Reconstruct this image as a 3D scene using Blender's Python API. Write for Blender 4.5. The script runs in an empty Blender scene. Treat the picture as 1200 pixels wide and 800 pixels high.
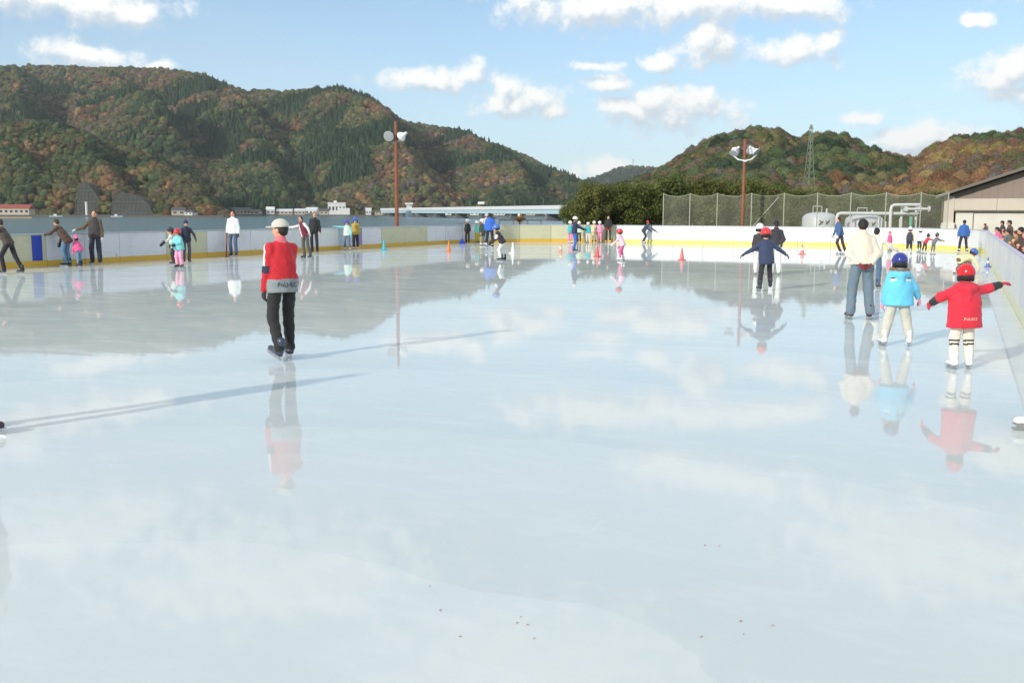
import bpy, bmesh, math, random
import numpy as np
from mathutils import Vector, Matrix, Euler

random.seed(7)
RNG = np.random.default_rng(11)
scene = bpy.context.scene
COL = scene.collection
R = math.radians

# ------------------------------------------------------------------ camera
CAM_H = 1.85
FPX = 1167.0                                   # focal length in photo pixels (1200 wide)
PITCH = math.atan((400 - 249.5) / FPX)
ROLL = R(0.2)
cam_d = bpy.data.cameras.new('camera')
cam_d.sensor_width = 36.0
cam_d.lens = 36.0 * FPX / 1200.0
cam_d.clip_start = 0.05
cam_d.clip_end = 20000
cam = bpy.data.objects.new('camera', cam_d)
COL.objects.link(cam)
CAM_R = (Matrix.Rotation(math.pi / 2 - PITCH, 3, 'X') @ Matrix.Rotation(ROLL, 3, 'Z'))
cam.matrix_world = Matrix.Translation((0, 0, CAM_H)) @ CAM_R.to_4x4()
scene.camera = cam

# ------------------------------------------------------------------ light
SUN_EL = R(22.0)
SUN_TO = Vector((-0.66, -0.75, 0)).normalized()   # horizontal direction towards the sun
SUN_AZ = math.atan2(SUN_TO.x, SUN_TO.y)
SUN_STRENGTH = 2.85
SKY_STRENGTH = 0.125
EXPOSURE = 0.28
sun_d = bpy.data.lights.new('sun', 'SUN')
sun_d.energy = SUN_STRENGTH
sun_d.angle = R(2.0)
sun_d.color = (1.0, 0.94, 0.84)
sun = bpy.data.objects.new('sun', sun_d)
COL.objects.link(sun)
to_sun = Vector((SUN_TO.x * math.cos(SUN_EL), SUN_TO.y * math.cos(SUN_EL), math.sin(SUN_EL)))
sun.rotation_euler = to_sun.to_track_quat('Z', 'Y').to_euler()
sun.location = (-30, -40, 40)

vs = scene.view_settings
vs.view_transform = 'Standard'
vs.look = 'None'
vs.exposure = EXPOSURE
vs.gamma = 1.0
vs.use_curve_mapping = False
scene.cycles.max_bounces = 8
scene.cycles.transparent_max_bounces = 12
scene.cycles.caustics_reflective = False
scene.cycles.caustics_refractive = False
try:
    scene.cycles.use_denoising = True
except Exception:
    pass


def pix_dir(x, y):
    """world direction through a pixel of the photograph"""
    v = CAM_R @ Vector(((x - 600) / FPX, -(y - 400) / FPX, -1.0))
    return v


def on_ground(x, y, z=0.0):
    d = pix_dir(x, y)
    t = (z - CAM_H) / d.z
    return Vector((d.x * t, d.y * t, z))


def ae(x, y):
    """azimuth slope X/Y and elevation slope Z/Y of a pixel"""
    d = pix_dir(x, y)
    return d.x / d.y, d.z / d.y


def at_depth(x, y, Y):
    d = pix_dir(x, y)
    t = Y / d.y
    return Vector((d.x * t, Y, CAM_H + d.z * t))


# ------------------------------------------------------------------ node helpers
def N(nt, typ, **kw):
    n = nt.nodes.new(typ)
    for k, v in kw.items():
        if k.startswith('i_'):
            key = k[2:]
            key = int(key) if key.isdigit() else key.replace('_', ' ')
            n.inputs[key].default_value = v
        else:
            setattr(n, k, v)
    return n


def L(nt, a, b):
    nt.links.new(a, b)


def math_n(nt, op, a, b=None, c=None, clamp=False):
    n = nt.nodes.new('ShaderNodeMath')
    n.operation = op
    n.use_clamp = clamp
    for i, v in enumerate((a, b, c)):
        if v is None:
            continue
        if isinstance(v, (int, float)):
            n.inputs[i].default_value = v
        else:
            L(nt, v, n.inputs[i])
    return n.outputs[0]


# ------------------------------------------------------------------ world: clear sky with fair-weather cumulus
world = bpy.data.worlds.new('World')
scene.world = world
world.use_nodes = True
wt = world.node_tree
wt.nodes.clear()

CLOUDS = [  # centre and half size in photo pixels (turned into sky directions)
    (60, 0, 120, 20), (140, 8, 60, 12), (105, 64, 58, 16), (188, 76, 20, 8),
    (505, 95, 62, 17), (550, 86, 20, 14), (608, 118, 52, 22), (590, 104, 20, 18), (645, 130, 20, 10),
    (690, 6, 105, 26), (830, 8, 130, 22), (930, 8, 60, 16),
    (832, 60, 48, 22), (822, 46, 24, 22), (778, 70, 22, 10), (940, 60, 44, 16), (968, 48, 14, 14),
    (716, 96, 30, 12), (790, 132, 74, 24), (770, 116, 34, 20), (815, 120, 22, 16), (735, 128, 40, 16),
    (1008, 140, 20, 10), (1060, 168, 40, 16), (1105, 160, 50, 18),
    (1188, 78, 44, 28), (1195, 112, 36, 12), (706, 199, 34, 13), (1143, 20, 16, 8), (700, 76, 26, 6),
    (870, -80, 120, 26), (790, -60, 50, 18), (1120, -170, 140, 60), (1230, -40, 80, 26), (300, -210, 200, 60),
    (60, -150, 130, 40), (650, -330, 200, 60), (-120, -40, 120, 30), (-260, 60, 110, 24), (-420, -60, 140, 36),
    (1330, 100, 60, 20), (1450, -80, 140, 40),
]


def build_sky():
    g = bpy.data.node_groups.new('cloud_density', 'ShaderNodeTree')
    g.interface.new_socket('Vector', in_out='INPUT', socket_type='NodeSocketVector')
    g.interface.new_socket('Density', in_out='OUTPUT', socket_type='NodeSocketFloat')
    gi = g.nodes.new('NodeGroupInput'); go = g.nodes.new('NodeGroupOutput')
    vec = gi.outputs[0]
    # ragged edges
    nz = N(g, 'ShaderNodeTexNoise', noise_dimensions='3D')
    nz.inputs['Scale'].default_value = 38.0
    nz.inputs['Detail'].default_value = 9.0
    nz.inputs['Roughness'].default_value = 0.62
    L(g, vec, nz.inputs['Vector'])
    wob = N(g, 'ShaderNodeTexNoise', noise_dimensions='3D')
    wob.inputs['Scale'].default_value = 14.0
    wob.inputs['Detail'].default_value = 3.0
    L(g, vec, wob.inputs['Vector'])
    sub = N(g, 'ShaderNodeVectorMath', operation='MULTIPLY_ADD')
    L(g, wob.outputs['Color'], sub.inputs[0])
    sub.inputs[1].default_value = (0.034, 0.026, 0.0)
    sub.inputs[2].default_value = (-0.017, -0.013, 0.0)
    add = N(g, 'ShaderNodeVectorMath', operation='ADD')
    L(g, vec, add.inputs[0]); L(g, sub.outputs[0], add.inputs[1])
    cur = None
    for (x, y, rx, ry) in CLOUDS:
        d = pix_dir(x, y)
        a = math.atan2(d.x, d.y); e = math.atan2(d.z, math.hypot(d.x, d.y))
        m = N(g, 'ShaderNodeVectorMath', operation='SUBTRACT')
        L(g, add.outputs[0], m.inputs[0]); m.inputs[1].default_value = (a, e, 0)
        s = N(g, 'ShaderNodeVectorMath', operation='MULTIPLY')
        L(g, m.outputs[0], s.inputs[0]); s.inputs[1].default_value = (FPX / rx * 0.92, FPX / ry * 0.92, 0)
        ln = N(g, 'ShaderNodeVectorMath', operation='LENGTH')
        L(g, s.outputs[0], ln.inputs[0])
        v = ln.outputs['Value']
        cur = v if cur is None else math_n(g, 'SMOOTH_MIN', cur, v, 0.35)
    dens = math_n(g, 'SUBTRACT', 1.0, cur)
    # the rest of the sky dome carries the same kind of scattered clouds
    big = N(g, 'ShaderNodeTexNoise', noise_dimensions='3D')
    big.inputs['Scale'].default_value = 5.0
    big.inputs['Detail'].default_value = 2.0
    st = N(g, 'ShaderNodeVectorMath', operation='MULTIPLY')
    L(g, vec, st.inputs[0]); st.inputs[1].default_value = (1.0, 2.0, 1.0)
    L(g, st.outputs[0], big.inputs['Vector'])
    gen = math_n(g, 'MULTIPLY_ADD', big.outputs['Fac'], 3.6, -1.42)
    sep = N(g, 'ShaderNodeSeparateXYZ'); L(g, vec, sep.inputs[0])
    out_az = math_n(g, 'MULTIPLY_ADD', math_n(g, 'ABSOLUTE', sep.outputs[0]), 5.0, -3.2, True)
    out_el = math_n(g, 'MULTIPLY_ADD', sep.outputs[1], 6.0, -2.0, True)
    outm = math_n(g, 'MAXIMUM', out_az, out_el)
    gen2 = math_n(g, 'ADD', gen, math_n(g, 'MULTIPLY_ADD', outm, 2.0, -2.0))
    dens = math_n(g, 'MAXIMUM', dens, gen2)
    rag = math_n(g, 'MULTIPLY_ADD', nz.outputs['Fac'], 2.5, -1.2)
    dens = math_n(g, 'ADD', dens, rag)
    L(g, dens, go.inputs[0])

    nt = wt
    tc = N(nt, 'ShaderNodeTexCoord')
    sp = N(nt, 'ShaderNodeSeparateXYZ'); L(nt, tc.outputs['Generated'], sp.inputs[0])
    az = math_n(nt, 'ARCTAN2', sp.outputs[0], sp.outputs[1])
    el = math_n(nt, 'ARCSINE', sp.outputs[2])
    cb = N(nt, 'ShaderNodeCombineXYZ'); L(nt, az, cb.inputs[0]); L(nt, el, cb.inputs[1])
    g1 = N(nt, 'ShaderNodeGroup'); g1.node_tree = g; L(nt, cb.outputs[0], g1.inputs[0])
    up = N(nt, 'ShaderNodeVectorMath', operation='ADD'); L(nt, cb.outputs[0], up.inputs[0])
    up.inputs[1].default_value = (-0.006, 0.012, 0)
    g2 = N(nt, 'ShaderNodeGroup'); g2.node_tree = g; L(nt, up.outputs[0], g2.inputs[0])
    alpha = N(nt, 'ShaderNodeMapRange', interpolation_type='SMOOTHSTEP')
    L(nt, g1.outputs[0], alpha.inputs[0])
    alpha.inputs[1].default_value = -0.16; alpha.inputs[2].default_value = 0.68
    shade = N(nt, 'ShaderNodeMapRange', interpolation_type='SMOOTHSTEP')
    L(nt, math_n(nt, 'SUBTRACT', g2.outputs[0], g1.outputs[0]), shade.inputs[0])
    shade.inputs[1].default_value = -0.6; shade.inputs[2].default_value = 0.5
    shade.inputs[3].default_value = 1.0; shade.inputs[4].default_value = 0.0
    # very thin veil so the blue stays pale and milky
    veil = N(nt, 'ShaderNodeTexNoise', noise_dimensions='3D')
    veil.inputs['Scale'].default_value = 3.0; veil.inputs['Detail'].default_value = 4.0
    L(nt, cb.outputs[0], veil.inputs['Vector'])
    lowhaze = math_n(nt, 'POWER', 2.718, math_n(nt, 'MULTIPLY', math_n(nt, 'MAXIMUM', el, 0.0), -7.0))
    vf = math_n(nt, 'ADD', math_n(nt, 'MULTIPLY_ADD', veil.outputs['Fac'], 0.35, -0.08), math_n(nt, 'MULTIPLY', lowhaze, 0.75), None, True)
    sky = N(nt, 'ShaderNodeTexSky')
    sky.sky_type = 'NISHITA'
    sky.sun_disc = False
    sky.sun_elevation = SUN_EL
    sky.sun_rotation = SUN_AZ
    sky.altitude = 0.0
    sky.air_density = 1.0
    sky.dust_density = 0.1
    sky.ozone_density = 3.4
    below = N(nt, 'ShaderNodeMixRGB'); below.inputs[2].default_value = (4.3, 5.75, 6.75, 1)
    L(nt, vf, below.inputs[0]); L(nt, sky.outputs[0], below.inputs[1])
    cc = N(nt, 'ShaderNodeMixRGB')
    cc.inputs[1].default_value = (4.3, 5.0, 5.6, 1); cc.inputs[2].default_value = (7.3, 7.35, 7.2, 1)
    L(nt, shade.outputs[0], cc.inputs[0])
    mix = N(nt, 'ShaderNodeMixRGB')
    L(nt, alpha.outputs[0], mix.inputs[0]); L(nt, below.outputs[0], mix.inputs[1]); L(nt, cc.outputs[0], mix.inputs[2])
    bg = N(nt, 'ShaderNodeBackground'); bg.inputs['Strength'].default_value = SKY_STRENGTH
    L(nt, mix.outputs[0], bg.inputs['Color'])
    out = N(nt, 'ShaderNodeOutputWorld'); L(nt, bg.outputs[0], out.inputs['Surface'])


build_sky()
world.cycles.sampling_method = 'MANUAL'
world.cycles.sample_map_resolution = 512

# ------------------------------------------------------------------ tags
def tag(o, label=None, cat=None, group=None, kind=None):
    if label: o['label'] = label
    if cat: o['category'] = cat
    if group: o['group'] = group
    if kind: o['kind'] = kind
    return o


def empty(name, loc=(0, 0, 0), rz=0.0, label=None, cat=None, group=None):
    o = bpy.data.objects.new(name, None)
    o.empty_display_size = 0.2
    o.location = loc
    o.rotation_euler = (0, 0, rz)
    COL.objects.link(o)
    return tag(o, label, cat, group)


def link_mesh(name, me, parent=None, mat=None):
    o = bpy.data.objects.new(name, me)
    COL.objects.link(o)
    if parent is not None:
        o.parent = parent
    if mat is not None:
        if len(me.materials) == 0:
            me.materials.append(mat)
        else:
            o.material_slots[0].link = 'OBJECT'
            o.material_slots[0].material = mat
    return o


# ------------------------------------------------------------------ materials
MATS = {}


def srgb(r, g, b):
    def c(v):
        v /= 255.0
        return v / 12.92 if v <= 0.04045 else ((v + 0.055) / 1.055) ** 2.4
    return (c(r), c(g), c(b))


def paint(name, col, rough=0.5, var=0.12, scale=3.0, bump=0.0, bscale=40.0, metal=0.0, coat=0.0, dirt=None, dscale=1.2):
    """plain coloured surface with tonal variation, optional dirt blotches and fine relief"""
    key = name
    if key in MATS:
        return MATS[key]
    m = bpy.data.materials.new(name)
    m.use_nodes = True
    nt = m.node_tree
    b = nt.nodes['Principled BSDF']
    tc = N(nt, 'ShaderNodeTexCoord')
    nz = N(nt, 'ShaderNodeTexNoise'); nz.inputs['Scale'].default_value = scale; nz.inputs['Detail'].default_value = 5.0
    L(nt, tc.outputs['Object'], nz.inputs['Vector'])
    mx = N(nt, 'ShaderNodeMixRGB')
    mx.inputs[1].default_value = (*[c * (1 - var) for c in col], 1)
    mx.inputs[2].default_value = (*[min(c * (1 + var), 0.92) for c in col], 1)
    L(nt, nz.outputs['Fac'], mx.inputs[0])
    outc = mx.outputs[0]
    if dirt is not None:
        dn = N(nt, 'ShaderNodeTexNoise'); dn.inputs['Scale'].default_value = dscale; dn.inputs['Detail'].default_value = 8.0
        dn.inputs['Roughness'].default_value = 0.65
        L(nt, tc.outputs['Object'], dn.inputs['Vector'])
        rp = N(nt, 'ShaderNodeMapRange'); rp.inputs[1].default_value = 0.5; rp.inputs[2].default_value = 0.75
        rp.inputs[3].default_value = 0.0; rp.inputs[4].default_value = 0.6
        L(nt, dn.outputs['Fac'], rp.inputs[0])
        m2 = N(nt, 'ShaderNodeMixRGB'); m2.inputs[2].default_value = (*dirt, 1)
        L(nt, rp.outputs[0], m2.inputs[0]); L(nt, outc, m2.inputs[1])
        outc = m2.outputs[0]
    L(nt, outc, b.inputs['Base Color'])
    b.inputs['Roughness'].default_value = rough
    b.inputs['Metallic'].default_value = metal
    b.inputs['Coat Weight'].default_value = coat
    if bump > 0:
        bn = N(nt, 'ShaderNodeTexNoise'); bn.inputs['Scale'].default_value = bscale; bn.inputs['Detail'].default_value = 4.0
        L(nt, tc.outputs['Object'], bn.inputs['Vector'])
        bp = N(nt, 'ShaderNodeBump'); bp.inputs['Strength'].default_value = bump; bp.inputs['Distance'].default_value = 0.02
        L(nt, bn.outputs['Fac'], bp.inputs['Height'])
        L(nt, bp.outputs[0], b.inputs['Normal'])
    MATS[key] = m
    return m


def panel_mat(name, col, scuff=(0.16, 0.16, 0.17)):
    """plastic board: soft staining plus dark horizontal scuffs from skates and sticks"""
    m = paint(name, col, 0.4, 0.05, 1.2, dirt=tuple(c * 0.72 for c in col), dscale=1.6)
    nt = m.node_tree; b = nt.nodes['Principled BSDF']
    src = b.inputs['Base Color'].links[0].from_socket
    tc = N(nt, 'ShaderNodeTexCoord')
    fac = None
    for rz, sc in ((0.42, (1.2, 0.7, 26.0)), (0.3, (0.5, 0.9, 60.0)), (0.5, (9.0, 9.0, 3.0))):
        mp = N(nt, 'ShaderNodeMapping'); mp.inputs['Scale'].default_value = sc; mp.inputs['Rotation'].default_value = (0.06 * rz, 0.05, rz)
        L(nt, tc.outputs['Object'], mp.inputs['Vector'])
        nz = N(nt, 'ShaderNodeTexNoise'); nz.inputs['Scale'].default_value = 1.0; nz.inputs['Detail'].default_value = 3.0
        L(nt, mp.outputs[0], nz.inputs['Vector'])
        r_ = N(nt, 'ShaderNodeMapRange'); r_.inputs[1].default_value = 0.66; r_.inputs[2].default_value = 0.76; r_.inputs[4].default_value = 0.5
        L(nt, nz.outputs['Fac'], r_.inputs[0])
        fac = r_.outputs[0] if fac is None else math_n(nt, 'MAXIMUM', fac, r_.outputs[0])
    mx = N(nt, 'ShaderNodeMixRGB'); mx.inputs[2].default_value = (*scuff, 1)
    L(nt, fac, mx.inputs[0]); L(nt, src, mx.inputs[1]); L(nt, mx.outputs[0], b.inputs['Base Color'])
    return m


def fabric(r, g, b, rough=0.8):
    """cloth from an sRGB triple"""
    key = 'cloth_%d_%d_%d' % (r, g, b)
    if key in MATS:
        return MATS[key]
    c = srgb(r, g, b)
    m = paint(key, c, rough=rough, var=0.16, scale=9.0, bump=0.6, bscale=13.0)
    m.node_tree.nodes['Principled BSDF'].inputs['Sheen Weight'].default_value = 0.15
    return m


def shiny(r, g, b, rough=0.22):
    key = 'shell_%d_%d_%d' % (r, g, b)
    if key in MATS:
        return MATS[key]
    return paint(key, srgb(r, g, b), rough=rough, var=0.06, scale=14.0, coat=0.4)


SKIN = paint('skin', srgb(214, 160, 130), 0.55, 0.08, 20.0)
HAIR = paint('hair_black', srgb(30, 24, 22), 0.5, 0.3, 60.0, bump=0.5, bscale=120.0)
HAIRB = paint('hair_brown', srgb(62, 42, 32), 0.5, 0.3, 60.0, bump=0.5, bscale=120.0)
EYE = paint('eye_dark', srgb(38, 28, 26), 0.4, 0.05)
LIP = paint('lip', srgb(168, 98, 88), 0.5, 0.05)
STEEL = paint('blade_steel', (0.55, 0.56, 0.58), 0.25, 0.08, metal=1.0)
RUBBER = paint('black_rubber', (0.02, 0.02, 0.022), 0.6, 0.15)


# ------------------------------------------------------------------ mesh builder
class MB:
    def __init__(self):
        self.v = []; self.f = []

    def add(self, vs_, fs_):
        o = len(self.v)
        self.v += [tuple(p) for p in vs_]
        self.f += [tuple(i + o for i in q) for q in fs_]

    def box(self, c, s, rot=None, bev=0.0):
        hx, hy, hz = s[0] / 2, s[1] / 2, s[2] / 2
        if bev <= 0:
            P = [Vector((x * hx, y * hy, z * hz)) for z in (-1, 1) for x, y in ((-1, -1), (1, -1), (1, 1), (-1, 1))]
            F = [(3, 2, 1, 0), (4, 5, 6, 7), (0, 1, 5, 4), (1, 2, 6, 5), (2, 3, 7, 6), (3, 0, 4, 7)]
        else:
            P = []
            for z, ins in ((-hz, bev), (-hz + bev, 0), (hz - bev, 0), (hz, bev)):
                x0, y0 = hx - ins, hy - ins
                P += [Vector(q) for q in ((-x0, -y0, z), (x0, -y0, z), (x0, y0, z), (-x0, y0, z))]
            F = [(3, 2, 1, 0), (12, 13, 14, 15)]
            for k in range(3):
                for i in range(4):
                    j = (i + 1) % 4
                    F.append((k * 4 + i, k * 4 + j, k * 4 + 4 + j, k * 4 + 4 + i))
        if rot is not None:
            P = [rot @ p for p in P]
        c = Vector(c)
        self.add([p + c for p in P], F)
        return self

    def tube(self, pts, r, n=8, caps=True):
        pts = [Vector(p) for p in pts]
        rs = r if isinstance(r, (list, tuple)) else [r] * len(pts)
        V = []; F = []
        prev = None
        for i, p in enumerate(pts):
            d = (pts[min(i + 1, len(pts) - 1)] - pts[max(i - 1, 0)]).normalized()
            if prev is None:
                a = d.orthogonal().normalized()
            else:
                a = (prev - d * prev.dot(d))
                a = a.normalized() if a.length > 1e-6 else d.orthogonal().normalized()
            prev = a
            b = d.cross(a)
            for k in range(n):
                t = 2 * math.pi * k / n
                V.append(p + (a * math.cos(t) + b * math.sin(t)) * rs[i])
        for i in range(len(pts) - 1):
            for k in range(n):
                k2 = (k + 1) % n
                F.append((i * n + k, i * n + k2, (i + 1) * n + k2, (i + 1) * n + k))
        if caps:
            F.append(tuple(reversed(range(n))))
            F.append(tuple(range((len(pts) - 1) * n, len(pts) * n)))
        self.add(V, F)
        return self

    def lathe(self, prof, c=(0, 0, 0), n=20, M=None):
        V = []; F = []
        for r, z in prof:
            for k in range(n):
                t = 2 * math.pi * k / n
                V.append(Vector((r * math.cos(t), r * math.sin(t), z)))
        for i in range(len(prof) - 1):
            for k in range(n):
                k2 = (k + 1) % n
                F.append((i * n + k, i * n + k2, (i + 1) * n + k2, (i + 1) * n + k))
        F.append(tuple(reversed(range(n))))
        F.append(tuple(range((len(prof) - 1) * n, len(prof) * n)))
        if M is not None:
            V = [M @ p for p in V]
        c = Vector(c)
        self.add([p + c for p in V], F)
        return self

    def mesh(self, name, smooth=False):
        me = bpy.data.meshes.new(name)
        me.from_pydata([tuple(p) for p in self.v], [], self.f)
        me.update()
        if smooth:
            me.polygons.foreach_set('use_smooth', [True] * len(me.polygons))
        return me

    def build(self, name, mat, parent=None, smooth=False):
        me = self.mesh(name, smooth)
        if smooth:
            try:
                me.set_sharp_from_angle(angle=R(40))
            except Exception:
                pass
        me.materials.append(mat)
        return link_mesh(name, me, parent)


# ------------------------------------------------------------------ numpy noise
def _hash(ix, iy, seed):
    h = (ix.astype(np.int64) * 374761393 + iy.astype(np.int64) * 668265263 + seed * 974711) & 0x7fffffff
    h = ((h ^ (h >> 13)) * 1274126177) & 0x7fffffff
    return ((h ^ (h >> 16)) & 0xffff) / 65535.0


def vnoise(x, y, seed=0):
    ix = np.floor(x); iy = np.floor(y)
    fx = x - ix; fy = y - iy
    fx = fx * fx * (3 - 2 * fx); fy = fy * fy * (3 - 2 * fy)
    a = _hash(ix, iy, seed); b = _hash(ix + 1, iy, seed)
    c = _hash(ix, iy + 1, seed); d = _hash(ix + 1, iy + 1, seed)
    return (a * (1 - fx) + b * fx) * (1 - fy) + (c * (1 - fx) + d * fx) * fy


def fbm(x, y, seed=0, octv=4):
    s = 0; amp = 0.5; tot = 0
    for k in range(octv):
        s = s + amp * vnoise(x * 2 ** k, y * 2 ** k, seed + k * 17)
        tot += amp; amp *= 0.5
    return s / tot


def mesh_np(name, V, F, smooth=True):
    me = bpy.data.meshes.new(name)
    V = np.asarray(V, dtype=np.float32); F = np.asarray(F, dtype=np.int32)
    k = F.shape[1]
    me.vertices.add(len(V)); me.vertices.foreach_set('co', V.ravel())
    me.loops.add(F.size); me.loops.foreach_set('vertex_index', F.ravel())
    me.polygons.add(len(F))
    me.polygons.foreach_set('loop_start', np.arange(0, F.size, k, dtype=np.int32))
    if smooth:
        me.polygons.foreach_set('use_smooth', np.ones(len(F), dtype=bool))
    me.update(calc_edges=True)
    me.validate()
    return me
# ================================================================== RINK FRAME
YAW = R(24.2)
SU, CU = math.sin(YAW), math.cos(YAW)
V_LEFT, V_RIGHT, U_FAR, U_NEAR, RAD = -28.2, 1.0, 61.0, -14.0, 8.0
BOARD_H = 1.1
KICK_H = 0.2


def W(u, v, z=0.0):
    return Vector((SU * u + CU * v, CU * u - SU * v, z))


def UV(p):
    return (p.x * SU + p.y * CU, p.x * CU - p.y * SU)


def u_on_left(x):
    a, _ = ae(x, 280)
    return (-CU * V_LEFT - a * SU * V_LEFT) / (SU - a * CU)


def v_on_far(x):
    a, _ = ae(x, 275)
    return (a * CU * U_FAR - SU * U_FAR) / (CU + a * SU)


# ------------------------------------------------------------------ ice
def ice_material():
    m = bpy.data.materials.new('wet_ice')
    m.use_nodes = True
    nt = m.node_tree
    b = nt.nodes['Principled BSDF']
    tc = N(nt, 'ShaderNodeTexCoord')
    P = tc.outputs['Object']
    n1 = N(nt, 'ShaderNodeTexNoise'); n1.inputs['Scale'].default_value = 0.22; n1.inputs['Detail'].default_value = 5.0
    n1.inputs['Roughness'].default_value = 0.6; n1.inputs['Distortion'].default_value = 0.8
    L(nt, P, n1.inputs['Vector'])
    # faint lapping arcs left by the resurfacing sheet of water
    wv = N(nt, 'ShaderNodeVectorMath', operation='SUBTRACT'); wv.inputs[1].default_value = (-2.2, 2.0, 0)
    wz = N(nt, 'ShaderNodeTexNoise'); wz.inputs['Scale'].default_value = 0.5; wz.inputs['Detail'].default_value = 6.0
    L(nt, P, wz.inputs['Vector'])
    wa = N(nt, 'ShaderNodeVectorMath', operation='MULTIPLY_ADD'); wa.inputs[1].default_value = (1.1, 1.1, 0); L(nt, wz.outputs['Color'], wa.inputs[0]); L(nt, P, wa.inputs[2])
    L(nt, wa.outputs[0], wv.inputs[0])
    ln = N(nt, 'ShaderNodeVectorMath', operation='LENGTH'); L(nt, wv.outputs[0], ln.inputs[0])
    saw = math_n(nt, 'FRACT', math_n(nt, 'MULTIPLY', ln.outputs['Value'], 0.33))
    lap = N(nt, 'ShaderNodeMapRange', interpolation_type='SMOOTHSTEP'); L(nt, saw, lap.inputs[0])
    lap.inputs[1].default_value = 0.0; lap.inputs[2].default_value = 0.75
    # frosty scuffs
    n2 = N(nt, 'ShaderNodeTexNoise'); n2.inputs['Scale'].default_value = 1.6; n2.inputs['Detail'].default_value = 9.0
    n2.inputs['Roughness'].default_value = 0.72
    mp = N(nt, 'ShaderNodeMapping'); mp.inputs['Scale'].default_value = (0.6, 1.5, 1); mp.inputs['Rotation'].default_value = (0, 0, 0.5)
    L(nt, P, mp.inputs['Vector']); L(nt, mp.outputs[0], n2.inputs['Vector'])
    fr = N(nt, 'ShaderNodeMapRange'); L(nt, n2.outputs['Fac'], fr.inputs[0])
    fr.inputs[1].default_value = 0.5; fr.inputs[2].default_value = 0.78
    # thin scratches of blades
    def scratches(rot, sc):
        mm = N(nt, 'ShaderNodeMapping'); mm.inputs['Rotation'].default_value = (0, 0, rot); mm.inputs['Scale'].default_value = (sc * 9, sc * 0.25, 1)
        L(nt, wa.outputs[0], mm.inputs['Vector'])
        s = N(nt, 'ShaderNodeTexNoise'); s.inputs['Scale'].default_value = 1.0; s.inputs['Detail'].default_value = 2.0
        L(nt, mm.outputs[0], s.inputs['Vector'])
        q = N(nt, 'ShaderNodeMapRange'); L(nt, s.outputs['Fac'], q.inputs[0])
        q.inputs[1].default_value = 0.7; q.inputs[2].default_value = 0.8
        return q.outputs[0]
    scr = math_n(nt, 'MAXIMUM', scratches(0.5, 1.3), scratches(-0.9, 1.0))
    c1 = N(nt, 'ShaderNodeMixRGB'); c1.inputs[1].default_value = (*ICE_A, 1); c1.inputs[2].default_value = (*ICE_B, 1)
    L(nt, n1.outputs['Fac'], c1.inputs[0])
    c2 = N(nt, 'ShaderNodeMixRGB'); c2.inputs[2].default_value = (*ICE_C, 1)
    L(nt, math_n(nt, 'MULTIPLY', lap.outputs[0], 0.28), c2.inputs[0]); L(nt, c1.outputs[0], c2.inputs[1])
    c3 = N(nt, 'ShaderNodeMixRGB'); c3.inputs[2].default_value = (0.8, 0.84, 0.85, 1)
    f = math_n(nt, 'MULTIPLY', fr.outputs[0], 0.35)
    f = math_n(nt, 'ADD', f, math_n(nt, 'MULTIPLY', scr, 0.2), None, True)
    L(nt, f, c3.inputs[0]); L(nt, c2.outputs[0], c3.inputs[1])
    L(nt, c3.outputs[0], b.inputs['Base Color'])
    b.inputs['IOR'].default_value = 1.33
    rg = math_n(nt, 'MULTIPLY_ADD', n1.outputs['Fac'], 0.03, ICE_ROUGH)
    rg = math_n(nt, 'ADD', rg, math_n(nt, 'MULTIPLY', fr.outputs[0], 0.05))
    L(nt, rg, b.inputs['Roughness'])
    b1 = N(nt, 'ShaderNodeTexNoise'); b1.inputs['Scale'].default_value = 1.1; b1.inputs['Detail'].default_value = 3.0
    mb = N(nt, 'ShaderNodeMapping'); mb.inputs['Scale'].default_value = (0.7, 1.6, 1)
    L(nt, P, mb.inputs['Vector']); L(nt, mb.outputs[0], b1.inputs['Vector'])
    bp = N(nt, 'ShaderNodeBump'); bp.inputs['Strength'].default_value = 1.0; bp.inputs['Distance'].default_value = ICE_BUMP
    L(nt, b1.outputs['Fac'], bp.inputs['Height'])
    bp2 = N(nt, 'ShaderNodeBump'); bp2.inputs['Strength'].default_value = 0.1; bp2.inputs['Distance'].default_value = 0.001
    L(nt, n2.outputs['Fac'], bp2.inputs['Height']); L(nt, bp.outputs[0], bp2.inputs['Normal'])
    L(nt, bp2.outputs[0], b.inputs['Normal'])
    df = N(nt, 'ShaderNodeBsdfDiffuse'); L(nt, c3.outputs[0], df.inputs['Color'])
    ms = N(nt, 'ShaderNodeMixShader')
    ff = math_n(nt, 'ADD', math_n(nt, 'MULTIPLY_ADD', n1.outputs['Fac'], 0.25, ICE_FROST - 0.125), math_n(nt, 'MULTIPLY', fr.outputs[0], 0.25), None, True)
    L(nt, ff, ms.inputs[0]); L(nt, b.outputs[0], ms.inputs[1]); L(nt, df.outputs[0], ms.inputs[2])
    L(nt, ms.outputs[0], nt.nodes['Material Output'].inputs['Surface'])
    if ICE_SSS > 0:
        b.inputs['Subsurface Weight'].default_value = ICE_SSS
        b.inputs['Subsurface Radius'].default_value = (0.8, 1.0, 1.2)
        b.inputs['Subsurface Scale'].default_value = 0.25
    return m


ICE_A = (0.585, 0.65, 0.645); ICE_B = (0.69, 0.735, 0.72); ICE_C = (0.77, 0.80, 0.78)
ICE_ROUGH = 0.008; ICE_BUMP = 0.0008; ICE_FROST = 0.2; ICE_SSS = 0.0


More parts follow.
